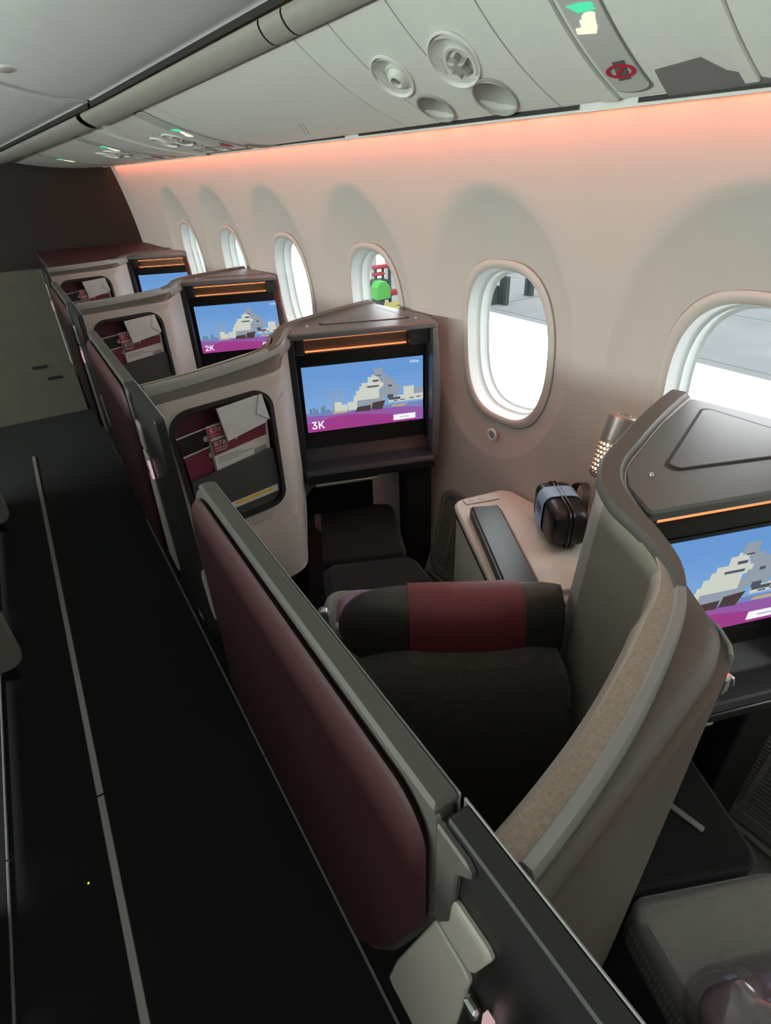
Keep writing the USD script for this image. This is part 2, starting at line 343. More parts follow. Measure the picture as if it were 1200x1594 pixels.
for i, yc in enumerate(WC):
    wn = thing(f'window_{i + 1}', ['oval cabin window furthest behind the camera', 'oval cabin window just behind the nearest seat screen', 'oval window cut off at the right edge above the large console lid',
        'large oval window between the 3K screen and the amber lamp', 'oval window showing the green and red loader above the 3K console', 'oval window above the right end of the 2K console',
        'oval window just behind the peak of the 2K console', 'oval window nearest the brown bulkhead'][i], 'window', kind='structure')
    rr = np.sqrt((FRO[:, 0] / HA) ** 2 + (FRO[:, 1] / HB) ** 2); d0 = dish(rr)
    oc = np.array([DY, ZO - ZC]); A1, A2 = ell(ANG, .194, .253, 2.7) + oc, ell(ANG, .168, .228, 2.6) + oc
    ring = []
    for q, k_, dd in ((FRO, 1, 0), (FRO, 1, .004), (A1, 1, .004), (A1, .9, -.002), (ell(ANG, .185, .245, 2.7) + oc, .85, -.005), (ell(ANG, .175, .235, 2.6) + oc, .85, -.004), (A2, .85, .003), (A2, 0, .028)):
        ring.append(Wp(yc + q[:, 0], ZC + q[:, 1], d0 * k_ + dd))
    obj('frame', grid(np.array(ring), wrap_v=True), 'liner', wn, smooth=40)
    reveal = []
    for k, (hy, hz, dd) in enumerate(((.168, .228, .022), (.167, .227, .032), (.165, .225, .052), (.163, .223, .062), (.158, .217, .067), (.157, .216, .092), (.153, .212, .096), (.150, .208, .099))):
        q = ell(ANG, hy, hz, 2.6) + oc; reveal.append(Wp(yc + q[:, 0], ZC + q[:, 1], dd + .006))
    obj('reveal', grid(np.array(reveal), wrap_v=True), 'reveal_white', wn, smooth=40)
    q = ell(ANG, .156, .214, 2.6) + oc; pane = np.vstack([Wp(yc + q[:, 0], ZC + q[:, 1], .1025), Wp(np.array([yc]), np.array([ZO]), .1025)])
    n = len(ANG); obj('pane', tm(pane, [[j, (j + 1) % n, n] for j in range(n)]), 'pane', wn, smooth=True)
    by, bz = yc - .012, .875; bx0 = float(Xw(by, bz))
    obj('dimmer_ring', lathe([(.013, 0), (.022, 0), (.0225, .003), (.016, .005), (.013, .002)], 28, (bx0 + .002, by, bz), (-1, 0, .03)), 'white_plastic', wn)
    obj('dimmer_button', lathe([(0, 0.001), (.013, 0.001), (.0135, -.003)], 24, (bx0 + .001, by, bz), (-1, 0, .03)), 'vent_grey', wn)
# floor, bulkhead, far side, ceiling
obj('floor', bxm(-4.4, 1.4, YR, YB + .1, -.05, 0, 0), 'carpet', kind='structure', label='dark carpeted cabin floor and aisle', cat='floor')
wf = thing('wall_front', 'brown bulkhead wall with grey lower panel across the front of the cabin', 'wall', kind='structure')
obj('upper_panel', bxm(-4.4, 1.3, YB, YB + .05, 1.11, 2.6, 0), 'bulkhead_brown', wf)
obj('lower_panel', bxm(-4.4, .19, YB - .02, YB + .05, 0.0, 1.11, 0.004), 'bulkhead_grey', wf)
obj('lower_panel', bxm(.17, 1.3, YB - .001, YB + .05, 0.0, 1.112, 0), 'bulkhead_brown', wf)
for zz, x0 in ((.40, -.10), (.30, -.02)): obj('wall_slot', bxm(x0, x0 + .10, YB - .028, YB - .018, zz, zz + .022, .002), 'dark_gap', wf)
obj('wall_left', bxm(-4.45, -4.4, YR, YB + .1, 0, 2.6, 0), 'liner', kind='structure', label='far side wall of the cabin', cat='wall')
obj('wall_back', bxm(-4.4, 1.6, YR - .05, YR, 0, 2.6, 0), 'liner', kind='structure', label='unseen rear wall closing the cabin against sky light', cat='wall')  # out of view, placed to keep sky light out of the cabin
ys = np.linspace(YR, YB + .05, 8)
cl = [(lambda y: float(Xw(y, WTOP)) - 0.0, WTOP), (lambda y: float(Xw(y, WTOP)) + .005, 1.80), (lambda y: 1.05 - .06 * y, 2.06), (lambda y: .75 - .1 * y, 2.28), (lambda y: .3 - .05 * y, 2.42), (lambda y: -.6, 2.46), (lambda y: -2.6, 2.46), (lambda y: -4.4, 2.3)]
obj('ceiling', grid(np.array([[(fx(y), y, z) for fx, z in cl] for y in ys])), 'bin_plastic', kind='structure', label='white cabin ceiling above the bins', cat='ceiling')
for nm, x, y0, y1 in (('trim_1', -.274, -2.2, 4.35), ('trim_2', .214, -.6, 3.0), ('trim_3', -.532, -.6, 3.2)):
    t = thing(nm, {'trim_1': 'long metal floor track cover strip down the aisle carpet', 'trim_2': 'thin metal strip under the sliding doors of the window suites', 'trim_3': 'thin metal strip at the foot of the middle suites'}[nm], 'floor strip', kind='structure')
    yy = [y0, 1.36, 2.7, y1] if nm == 'trim_1' else [y0, (y0 + y1) / 2, y1]
    w = .011 if nm == 'trim_1' else .004; zb = 0
    for a, b in zip(yy[:-1], yy[1:]): obj('strip', bxm(x - w, x + w, a, b - .006, zb, zb + .006, .002), 'aluminium' if nm == 'trim_1' else 'rail_silver', t)
obj('floor_marker', bxm(-.345, -.341, 1.10, 1.104, 0.001, .004, 0), 'exit_dot', label='tiny yellow glowing dot on the aisle carpet', cat='floor light')

# ------------------------------------------------------------------ overhead: service channel and bins
def Lp(y): return np.array([float(Xw(y, 1.73)) - .055, y, 1.735])
def Gp(y):
    if y <= 2.68: return np.array([.677 - .205 * (y - 1.577), y, 1.961 - .0707 * (y - 1.577)])
    return np.array([.451 - .142 * (y - 2.68), y, 1.883 - .032 * (y - 2.68)])
def S(t, y, lift=0.0):
    """point of the service channel's face; y at the wall, seams run slightly forward towards the aisle; lift>0 hangs below the face"""
    yy = y + .09 * t; a, b = Lp(yy), Gp(yy); p = a * (1 - t) + b * t; d = b - a
    n = np.array([d[2], 0, -d[0]]); n /= np.linalg.norm(n); n *= -1 if n[2] > 0 else 1
    return p + n * (.030 * 4 * t * (1 - t) + lift)
def patch(y0, y1, t0=.050, t1=.86, lift=0.0, nt=22, ny=3, th=.012):
    ts = np.linspace(t0, t1, nt); yy = np.linspace(y0, y1, ny)
    A = np.array([[S(t, y, lift) for y in yy] for t in ts]); B = np.array([[S(t, y, lift - th) for y in yy] for t in ts])
    top, bot = grid(A), grid(B); ring = lambda M: np.vstack([M[0], M[1:, -1], M[-1, -2::-1], M[-2:0:-1, 0]])
    return fix(cat_(top, bot, grid(np.stack([ring(A), ring(B)]), wrap_v=True)))
TS = .46
def face_with_holes(y0, y1, holes):
    poly = Polygon([(.050 * TS, y0), (.86 * TS, y0), (.86 * TS, y1), (.050 * TS, y1)], [[(t * TS + r * math.cos(a), y + r * math.sin(a)) for a in np.linspace(0, 2 * np.pi, 40, endpoint=False)] for t, y, r in holes])
    m = trimesh.creation.extrude_polygon(poly, .012, engine='earcut'); v, f = trimesh.remesh.subdivide_to_size(m.vertices, m.faces, .045, max_iter=14)
    return tm(np.array([S(p[0] / TS, p[1], p[2] - .012) for p in v]), f)
def panel_thing(y0, y1, label, nt=22, holes=()):
    t = thing('service_unit', label, 'overhead panel')
    obj('face', face_with_holes(y0, y1, holes) if holes else patch(y0, y1, nt=nt), 'service_plastic', t, smooth=25)
    return t
def Smat(t, y, lift=0.0):
    p = S(t, y, lift); dt = S(t + .01, y, lift) - S(t - .01, y, lift); dy = S(t, y + .01, lift) - S(t, y - .01, lift)
    n = np.cross(dt, dy); n /= np.linalg.norm(n); n *= 1 if n[2] < 0 else -1
    return frame(p, dt, n)           # local x towards the aisle, z out of the face (downwards)
def dished_light(t, y, r, parent, kind):
    """round dish sunk into the panel with a lens or an air nozzle; local x towards the aisle, z out of the face"""
    M = Smat(t, y)
    nm = 'reading_light' if kind == 'lens' else ('air_nozzle' if kind == 'air' else 'blank_dish')
    lipm = lathe([(r + .004, -.001), (r + .004, .003), (r + .001, .004), (r - .001, .002), (r - .001, -.004)], 48)
    u = np.linspace(0, 1, 14); dep = .034 if kind != 'blank' else .030
    P = []
    for k in u:
        rr = (r + .0005) * (1 - k ** 1.15); zz = -dep * (1 - (1 - k) ** 2) ** .9; off = -.30 * r * k if kind != 'blank' else -.1 * r * k
        P.append([(off + rr * math.cos(a), rr * math.sin(a), zz) for a in np.linspace(0, 2 * np.pi, 48, endpoint=False)])
    bowl = grid(np.array(P), wrap_v=True); bowl.invert()
    d = obj(nm, tr(cat_(lipm, bowl), M), 'white_plastic' if kind != 'blank' else 'vent_grey', parent, smooth=50)
    k = r / .05; ox = -.26 * r
    if kind == 'lens':
        obj('nozzle', mv(tr(mv(lathe([(.031 * k, -.034), (.033 * k, -.010), (.030 * k, -.006), (.026 * k, -.007), (.020 * k, .003), (.013 * k, .005), (.011 * k, -.004), (0, -.004)], 36), ox), M)), 'service_plastic', d, smooth=50)
        obj('bulb', tr(mv(lathe([(.011 * k, -.006), (.009 * k, -.001), (0, .001)], 20), ox), M), 'shade_grey', d)
    if kind == 'air':
        obj('nozzle', tr(mv(lathe([(.034 * k, -.034), (.036 * k, -.008), (.033 * k, -.002), (.028 * k, -.003), (.025 * k, -.010), (0, -.010)], 36), ox), M), 'service_plastic', d, smooth=50)
        star = [((.022 if j % 2 else .012) * k * math.cos(j * math.pi / 6), (.022 if j % 2 else .012) * k * math.sin(j * math.pi / 6)) for j in range(12)]
        obj('knob', tr(mv(prism(star, -.010, .008, .003), ox), M), 'vent_grey', d)
def sign_plate(parent, y0, y1, t0, t1, lit_t, red_t):
    yc = (y0 + y1) / 2
    a = np.array([[t0, y0], [t1, y0], [t1, y1], [t0, y1]])
    def on(m, tt, th=.003):
        v = m.vertices; m = m.copy()
        m.vertices = np.array([S(p[0], p[1], p[2]) for p in v]); return fix(m)
    outline = rpoly(a, [.05, .04, .04, .05], 6)
    sc = 6.0
    def on_face(pts, z0, z1):
        m = prism(pts, z0, z1)
        m = trimesh.Trimesh(m.vertices * [sc ** 0, 1, 1], m.faces, process=False)
        v, f = trimesh.remesh.subdivide_to_size(m.vertices, m.faces, .06)
        return on(tm(v, f), 0)
    ow = (t1 - t0)
    rim = on_face(np.array([((x - (t0 + t1) / 2) * 1.035 + (t0 + t1) / 2, (y - yc) * 1.08 + yc) for x, y in outline]), .0005, .0022)
    obj('sign_rim', rim, 'shade_grey', parent, smooth=30)
    s = obj('sign_plate', on_face(outline, .002, .0045), 'sign_plate', parent, smooth=30)
    h = y1 - y0
    def disc(t, y, rt, ry, k=20): return [(t + rt * math.cos(2 * math.pi * j / k), y + ry * math.sin(2 * math.pi * j / k)) for j in range(k)]
    # belt sign: little figure (head, body, legs, belt) with a green mark above
    g = lambda pts: on_face(np.array(pts), .0045, .0060)
    obj('green_mark', cat_(g(disc(lit_t + .055, yc - .010, .016, .012)), g([(lit_t + .035, yc - .024), (lit_t + .075, yc - .006), (lit_t + .080, yc + .022), (lit_t + .04, yc + .008)])), 'sign_green', s)
    obj('seat_belt_figure', cat_(g(disc(lit_t + .018, yc - .006, .015, .012)), g([(lit_t + .01, yc - .016), (lit_t + .01, yc + .012), (lit_t - .035, yc + .016), (lit_t - .035, yc - .010)]),
        g([(lit_t - .03, yc - .012), (lit_t - .02, yc + .026), (lit_t - .045, yc + .028), (lit_t - .062, yc - .004)])), 'sign_white', s)
    obj('cigarette_mark', g([(red_t + .05, yc - .020), (red_t + .05, yc + .002), (red_t - .05, yc + .012), (red_t - .05, yc - .010)]), 'sign_grey', s)
    ringp = np.array(disc(red_t, yc - .003, .037, .027, 28)); ringi = np.array(disc(red_t, yc - .003, .027, .020, 28))[::-1]
    poly = Polygon(ringp, [ringi]); rm = trimesh.creation.extrude_polygon(poly, .0012, engine='earcut'); rm.apply_translation((0, 0, .0060)); obj('no_smoking_ring', on(rm, 0), 'sign_red', s)
    obj('no_smoking_bar', on_face(np.array([(red_t + .026, yc - .020), (red_t + .031, yc - .014), (red_t - .026, yc + .016), (red_t - .031, yc + .010)]), .006, .0072), 'sign_red', s)
def recess_shade(parent, y0, y1, t1=.20):
    # flat grey patch beside the sign; the shade of a hollow is painted in
    pts = [(t1, y0 + .01), (t1 - .02, y1 - .01), (.02, y1), (.015, y0 - .10), (.06, y0 - .06), (.12, y0 - .015)]
    m = prism(pts, .0004, .0016); v, f = trimesh.remesh.subdivide_to_size(m.vertices, m.faces, .08)
    m2 = tm(np.array([S(p[0], p[1], p[2]) for p in v]), f); obj('recess_shade', fix(m2), 'shade_grey', parent)
panels = [(.05, .583, 'plain service panel at the near end beside the window suites', None), (.607, .826, 'near service panel with lit belt sign and no smoking mark', 'sign'),
          (.862, .962, 'narrow plain service panel next to the near lit sign panel', None), (.966, 1.146, 'service panel with faceted air nozzle and oval dish', 'air'),
          (1.150, 1.326, 'service panel with round reading light and oval dish', 'lens'), (1.330, 1.456, 'narrow plain service panel forward of the reading light', None),
          (1.460, 2.30, 'wide plain service panel in the middle of the channel', 'wide'), (2.305, 2.50, 'middle service panel with lit belt sign and red mark', 'sign2'),
          (2.504, 2.634, 'service panel with air nozzle beside the middle lit sign', 'air2'), (2.638, 2.768, 'service panel with reading light forward of the middle lit sign', 'lens2'),
          (2.772, 2.93, 'plain service panel before the pale bin joint', None), (2.995, 3.20, 'plain service panel just forward of the pale bin joint', None),
          (3.205, 3.36, 'far service panel with lit sign', 'sign3'), (3.364, 3.50, 'far service panel with air nozzle', 'air3'), (3.504, 3.64, 'far service panel with reading light', 'lens3'),
          (3.645, 4.15, 'far wide plain service panel', None), (4.155, 4.30, 'furthest service panel with lit sign', 'sign4'), (4.305, 5.02, 'last plain service panel against the bulkhead', None)]
for y0, y1, lab, k in panels:
    yc = (y0 + y1) / 2; dishes = []
    if k and k[:3] == 'air': dishes = [(.465, yc + .040, .058, 'air'), (.190, yc + .030, .050, 'blank')]
    if k and k[:4] == 'lens': dishes = [(.475, yc + .048, .052, 'lens'), (.190, yc + .036, .046, 'blank')]
    p = panel_thing(y0, y1, lab, 22 if y1 < 3 else 12, [d[:3] for d in dishes])
    for d in dishes: dished_light(d[0], d[1], d[2], p, d[3])
    if k and k.startswith('sign'):
        if k == 'sign': sign_plate(p, .752, .816, .09, .80, .475, .215); recess_shade(p, .64, .74)
        elif k == 'sign2': sign_plate(p, 2.405, 2.485, .10, .84, .53, .24); recess_shade(p, 2.33, 2.40, .17)
        else: sign_plate(p, y0 + .05, y1 - .03, .10, .84, .58, .24)
    elif k == 'wide':
        for q in (.03, .05):
            m = prism([(.30, 1.78 + q), (.16, 1.86 + q), (.16, 1.863 + q), (.30, 1.783 + q)], .0003, .0012); obj('crease_line', tm(np.array([S(a, b, c) for a, b, c in m.vertices]), m.faces), 'vent_grey', p)
for y0, y1, lab in ((.585, .605, 'raised rib between overhead panels nearest the camera'), (.829, .859, 'raised rib beside the near lit sign panel'), (2.934, 2.99, 'pale joint rib between the two overhead bin sections')):
    obj('overhead_rib', patch(y0, y1, t0=.050, t1=.86, lift=.006), 'service_plastic', label=lab, cat='overhead rib')
cb = []
for yy in np.linspace(-.2, 5.04, 24): cb.append([np.array([float(Xw(yy, 1.8)) + .02, yy, 1.80])] + [S(tt, yy, -.10 if tt > .0 else -.075) for tt in np.linspace(-.005, 1.0, 8)] + [Gp(yy + .09) + np.array([.02, 0, .10])])
obj('channel_light_block', grid(np.array(cb)), 'dark_gap', kind='structure', label='added dark sheet behind the overhead panels, blocking the cove light', cat='backing')  # added sheet, keeps the cove light out of the bin gap
# rounded grey rail along the upper edge, and lower white lip with dark slots
def rail_run(y0, y1, n):
    P = []
    for y in np.linspace(y0, y1, n):
        a = np.linspace(0, 2 * np.pi, 14, endpoint=False)
        M = [S(.936 + .070 * math.cos(b), y, .006 + .016 * math.sin(b)) for b in a]; P.append(M)
    return fix(grid(np.array(P), wrap_v=True))
r_ = thing('bin_grab_rail', 'rounded grey rail along the upper edge of the overhead panels', 'grab rail')
for y0, y1 in ((.05, 1.408), (1.414, 1.50), (1.506, 2.80), (2.86, 3.9), (3.906, 5.02)): obj('rail_section', rail_run(y0, y1, 12), 'service_rail', r_)
lip = thing('overhead_lip', 'white lip with dark air slots along the top of the window wall', 'trim strip')
def lip_prof(y0, y1, dz0, dz1, dx0, dx1):
    P = []
    for y in np.linspace(y0, y1, 10):
        p = Lp(y); P.append([(p[0] + dx0, y, p[2] + dz0), (p[0] + dx1, y, p[2] + dz0), (p[0] + dx1, y, p[2] + dz1), (p[0] + dx0, y, p[2] + dz1)])
    return fix(grid(np.array(P), wrap_v=True))
obj('lip_bar', lip_prof(.05, 5.13, -.004, .016, -.006, .010), 'service_plastic', lip)
for y0, y1 in ((.15, .80), (.93, 1.72), (1.80, 2.36), (2.48, 3.0), (3.1, 3.8), (3.9, 4.6)): obj('air_slot', lip_prof(y0, y1, .001, .009, -.010, .0), 'dark_gap', lip)
obj('cove_shield', lip_prof(-.2, 5.13, .017, .080, -.006, -.002), 'dark_gap', kind='structure', label='added dark strip screening the cove light', cat='backing')  # added to keep coral light from leaking behind the panels
# coral cove light between lip and wall
cove = thing('cove_light', 'coral mood light hidden in the gap above the window wall', 'cove light')
y = .08; k = 0
while y < 5.0:
    ln = .11 if k % 3 else .14
    p, q = Lp(y), Lp(y + ln); zt = 1.775
    obj('led_strip', tm([(p[0] + .006, y, zt - .012), (q[0] + .006, y + ln, zt - .012), (q[0] + .030, y + ln, zt + .012), (p[0] + .030, y, zt + .012)], [[0, 1, 2, 3]]), 'led_coral', cove, smooth=False)
    y += ln + .03; k += 1
# overhead bin buckets: face from the dark gap inboard and up
def bucket(y0, y1, n):
    P = []
    for y in np.linspace(y0, y1, n):
        g = Gp(y); row = [(.10, .012), (.012, .010), (0, .022), (-.012, .028), (-.10, .034), (-.2, .052), (-.30, .080), (-.40, .122), (-.48, .18), (-.54, .27), (-.55, .40)]
        P.append([(g[0] + a, y, g[2] + b) for a, b in row])
    return grid(np.array(P))
for (y0, y1), lab in (((.0, 2.735), 'large white overhead bin door nearest the camera'), ((2.765, 5.12), 'white overhead bin door at the front by the bulkhead')):
    bn = thing('overhead_bin', lab, 'overhead bin')
    obj('bin_door', bucket(y0, y1, 24), 'bin_plastic', bn, smooth=60)
    P = [];
    for y in np.linspace(y0, y1, 12):
        g = Gp(y); P.append([(g[0] + .012, y, g[2] + .012), (g[0] - .006, y, g[2] + .003), (g[0] - .004, y, g[2] + .020)])
    obj('gap_shadow', fix(grid(np.array(P), wrap_v=True)), 'dark_gap', bn)
    if y0 < 1:
        obj('bin_latch', tr(superell(.028, .04, .008, 1.0), frame((.145, 2.02, 1.9), (1, .1, 0))), 'white_plastic', bn)
    else:
        P = [];
        for a in np.linspace(.0, -.42, 16):
            g = Gp(y0); z = np.interp(-a, [0, .1, .2, .3, .4, .48], [.026, .034, .052, .080, .122, .18]); P.append([(g[0] + a, y0 - .004, g[2] + z - .006), (g[0] + a, y0 + .012, g[2] + z - .010), (g[0] + a, y0 + .012, g[2] + z + .01)])
        obj('door_edge', fix(grid(np.array(P), wrap_v=True)), 'white_plastic', bn)
# unseen wash light on the far wall, placed to light the overhead panels
wl = thing('unseen_wash_light', 'long white wash light out of view along the far side wall, placed to light the overhead panels', 'unseen light')
obj('diffuser', tm([(-4.30, -2.2, 1.38), (-4.30, 4.9, 1.38), (-4.24, 4.9, 1.72), (-4.24, -2.2, 1.72)], [[0, 3, 2, 1]]), 'unseen_wash', wl, smooth=False)
obj('housing', bxm(-4.39, -4.31, -2.3, 5.0, 1.34, 1.80, .01), 'bin_plastic', wl)

# ================================================================== SUITE SHELLS
PITCH = 1.269
CENTRE = plan_curve([(.177, 1.392), (.30, 1.418), (.43, 1.460), (.52, 1.500), (.572, 1.54), (.612, 1.60), (.645, 1.665), (.688, 1.722), (.745, 1.762), (.83, 1.796), (.97, 1.846), (1.115, 1.888)], 70)
def off_var(c, ds):
    t = np.gradient(c, axis=0); t /= np.linalg.norm(t, axis=1, keepdims=True); return c + np.asarray(ds)[:, None] * np.column_stack([-t[:, 1], t[:, 0]])
WQ = np.clip((np.arange(70) - 24) / 12, 0, 1)
RI, RO = off_var(CENTRE, .004 + .018 * WQ), off_var(CENTRE, -.010 - .010 * WQ)
CREAM = plan_curve([(.163, 1.368), (.30, 1.390), (.43, 1.412), (.495, 1.424), (.535, 1.440), (.562, 1.475), (.590, 1.535), (.625, 1.60), (.655, 1.645)], 60)
cs = np.r_[0, np.cumsum(np.linalg.norm(np.diff(CREAM, axis=0), axis=1))]
def on_cream(m):
    """maps a plate drawn in (s, depth, z) onto the curved rear face; depth positive inward"""
    v = m.vertices; px = np.interp(v[:, 0], cs, CREAM[:, 0]); py = np.interp(v[:, 0], cs, CREAM[:, 1])
    t = np.gradient(CREAM, axis=0); t /= np.linalg.norm(t, axis=1, keepdims=True)
    nx, ny = np.interp(v[:, 0], cs, -t[:, 1]), np.interp(v[:, 0], cs, t[:, 0])
    return tm(np.column_stack([px + nx * v[:, 1], py + ny * v[:, 1], v[:, 2]]), m.faces)
CU = np.array([.945, -.325]); CU /= np.linalg.norm(CU); CN = np.array([-CU[1], CU[0]])       # console front: across, and depth (forward)
CO = np.array([.662, 1.638])
FC = np.eye(4); FC[:2, 0] = CU; FC[:2, 1] = CN; FC[:2, 3] = CO
CWID = .487
_obj = obj
ROW = {0: (0, 0, 0), 1: (0, PITCH, 0), 2: (0, 2 * PITCH + .06, 0)}
def con(m): return tr(m, FC)
def con2(u, d): return CO + CU * u + CN * d

def solid(m): m = fix(m.copy()); m.merge_vertices(); return manifold3d.Manifold(manifold3d.Mesh(np.asarray(m.vertices, np.float32), np.asarray(m.faces, np.uint32)))
_y, _z = np.linspace(-1, 5.6, 34), np.linspace(-.05, 1.6, 34)
WALLM = None
def cut_to_wall(m, off):
    global WALLM
    v = m.vertices + np.array(off)
    if not (v[:, 0] > Xw(v[:, 1], v[:, 2]) - .005).any(): return m
    if WALLM is None:
        A = np.array([[(float(Xw(y, z)) - .006, y, z) for z in _z] for y in _y]); Bk = A.copy(); Bk[..., 0] = 2.2
        ring = lambda P: np.vstack([P[0], P[1:, -1], P[-1, -2::-1], P[-2:0:-1, 0]])
        WALLM = solid(cat_(grid(A), grid(Bk), grid(np.stack([ring(A), ring(Bk)]), wrap_v=True)))
    r = (solid(m) - WALLM.translate([-float(c) for c in off])).to_mesh()
    return trimesh.Trimesh(r.vert_properties[:, :3], r.tri_verts, process=False)
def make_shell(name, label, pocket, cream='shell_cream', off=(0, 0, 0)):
    t = thing(name, label, 'suite shell', loc=off)
    def obj(nm, m, *a, **k):
        m = cut_to_wall(m, off)
        return _obj(nm, m, *a, **k) if len(m.faces) else None
    rim = [(0, 1.214), (0, 1.226), (.12, 1.231), (.80, 1.231), (1, 1.222), (1, 1.190)]
    obj('top_rail', band(RI[24:], RO[24:], rim), 'rail_bronze', t, smooth=40)
    obj('trim_strip', band(RI[:26], RO[:26] , [(0, 1.185), (0, 1.224), (.2, 1.230), (.8, 1.230), (1, 1.222), (1, 1.185)]), 'rail_silver', t)
    obj('trim_strip', band(RO[24:], off_var(RO, -.018 * np.clip((np.arange(70) - 24) / 14, 0.05, 1))[24:], [(0, 1.190), (0, 1.222), (1, 1.206), (1, 1.190)]), 'rail_silver', t)
    # core wall between the inner and the outer faces, tan padded strip, inner panel, pale return
    core = np.vstack([offset_curve(CENTRE, .012)[:42], offset_curve(CENTRE, -.012)[:42][::-1]])
    ia, ib = (.036, .024) if pocket else (.014, -.010)
    obj('inner_panel', band(offset_curve(CENTRE, ia)[:39], offset_curve(CENTRE, ib)[:39], [(-1.3, .61), (-1.2, .72), (-.15, 1.19), (0, 1.217), (1, 1.217), (1, .61)]), 'shell_taupe', t)
    obj('side_panel', band(offset_curve(CENTRE, .014)[38:], offset_curve(CENTRE, -.010)[38:], [(-1.3, .61), (-1.2, .72), (-.15, 1.19), (0, 1.217), (1, 1.217), (1, .61)]), 'shell_pale', t)
    po = .022 if pocket else 0.0
    obj('padded_edge', band(off_var(CENTRE, po + .038 - .028 * np.clip((np.arange(70) - 20) / 10, 0, 1))[:31], offset_curve(CENTRE, .003 + 1.5 * po)[:31], [(.2, 1.09), (-.1, 1.11), (-.12, 1.15), (.02, 1.195), (.35, 1.220), (1, 1.2225), (1, 1.09)]), 'tan_fabric', t)
    sh = band(offset_curve(CENTRE, -.004)[:44], np.column_stack([np.interp(np.linspace(0, cs[-1], 44), cs, CREAM[:, 0]), np.interp(np.linspace(0, cs[-1], 44), cs, CREAM[:, 1])]), [(0, .61), (0, 1.205), (.45, 1.205), (.85, 1.194), (.97, 1.17), (.97, .61)] if not pocket else [(0, 1.16), (0, 1.205), (.45, 1.205), (.85, 1.198), (1.0, 1.183), (1.0, 1.16)])
    obj('wing_core', sh, 'shell_cream_shaded' if not pocket else 'rail_bronze', t, smooth=40)
    # rear plate with or without pocket opening
    S1 = cs[-1]
    out = rpoly([(.0, .50), (S1 - .01, .50), (S1 - .01, 1.185), (.0, 1.185)], [.02, .16, .01, .02], 8)
    if pocket:
        hole = rpoly([(.065, .80), (.333, .80), (.333, 1.146), (.050, 1.146)], [.02, .035, .05, .05], 6)
        pl = shell2d(out, [hole], -.004, .012)
    else: pl = shell2d(out, [], -.004, .012)
    v, f = trimesh.remesh.subdivide_to_size(pl.vertices, pl.faces, .05, max_iter=12)
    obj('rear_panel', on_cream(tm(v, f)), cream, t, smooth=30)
    if not pocket:
        obj('edge_trim', tube([(.528, 1.4325, 1.19), (.528, 1.4325, .52)], .0028, 8), 'rail_silver', t)
        obj('edge_trim', tube([(.563, 1.477, 1.190), (.556, 1.462, 1.190), (.542, 1.443, 1.190), (.528, 1.433, 1.19)], .0028, 8), 'rail_silver', t)
        h = on_cream(mv(tr(lathe([(0, 0), (.010, 0), (.011, .0015)], 20), np.array([[1, 0, 0, 0], [0, 0, -1, 0], [0, 1, 0, 0], [0, 0, 0, 1.0]])), .085, -.0045, 1.02)); obj('hole', h, 'dark_gap', t)
        hk = cat_(tube([(.524, 1.434, 1.165), (.530, 1.425, 1.162), (.534, 1.424, 1.152), (.532, 1.432, 1.145)], .003, 10), bxm(.516, .530, 1.424, 1.436, 1.142, 1.168, .002)); obj('coat_hook', hk, 'chrome', t)
    if pocket:
        ringo, ringi = Polygon(hole).buffer(.010), Polygon(hole).buffer(-.002)
        rm = shell2d(np.array(ringo.exterior.coords)[:-1], [np.array(ringi.exterior.coords)[:-1]], -.010, .014)
        v, f = trimesh.remesh.subdivide_to_size(rm.vertices, rm.faces, .06, max_iter=12); fr = obj('pocket_frame', on_cream(tm(v, f)), 'charcoal', t)
        bk = upright(np.array(ringo.exterior.coords)[:-1], .031, .034); obj('pocket_back', on_cream(bk), 'maroon_liner', t)
        wallp = Polygon(hole).buffer(.004); wb = shell2d(np.array(wallp.exterior.coords)[:-1], [np.array(Polygon(hole).exterior.coords)[:-1]], .010, .032); obj('pocket_side', on_cream(wb), 'charcoal', t)
        flap = upright(rpoly([(.066, .835), (.332, .835), (.326, .975), (.070, .955)], .008, 3), .000, .006, .001)
        obj('pocket_flap', on_cream(flap), 'pocket_flap', t)
        obj('pocket_sill', on_cream(upright(rpoly([(.066, .802), (.332, .802), (.332, .836), (.066, .836)], .004, 2), .004, .010, .001)), 'pocket_flap', t)
        st = obj('sticker', on_cream(upright([(.165, .832), (.322, .832), (.322, .853), (.165, .853)], -.0012, .000)), 'card_white', t)
        obj('yellow_band', on_cream(upright([(.180, .842), (.300, .842), (.304, .850), (.180, .850)], -.0018, -.0012)), 'sticker_yellow', st)
        ln = []
        for i in range(6):
            s0 = .20 + (.018 if i % 2 else 0); s1 = .292 - (.02 if i == 2 else 0) - (.012 if i == 5 else 0); zz = .790 - i * .0075
            s = s0
            while s < s1:
                w = .004 + .010 * rng.random(); ln.append(flat_up([(s, zz), (min(s + w, s1), zz), (min(s + w, s1), zz + .0024), (s, zz + .0024)], -.0040)); s += w + .0025
        obj('printed_notice', on_cream(cat_(ln)), 'print_grey', t, kind='stuff')
        hh = []
        for s in (0, .026): p = CENTRE[40] * (1 - s * 30) + CENTRE[41] * s * 30; hh.append(bxm(p[0] - .010, p[0] + .004, p[1] - .030, p[1] - .020, 1.205, 1.219, .003))
        obj('rail_hole', cat_(hh), 'dark_gap', t)
    # monitor housing
    B0, D0 = con2(0, 0), con2(CWID, 0)
    topo = rpoly(np.vstack([con2(0, -.003), con2(CWID, -.003), con2(CWID, .10), (1.118, 1.865), (.97, 1.826), (.83, 1.776), (.745, 1.742), (.70, 1.705)]), .006, 2)
    obj('housing_top', prism(topo, 1.203, 1.222, .004), 'console_bronze', t)
    tri = np.array([(.772, 1.700), (1.090, 1.824), (1.088, 1.575)])
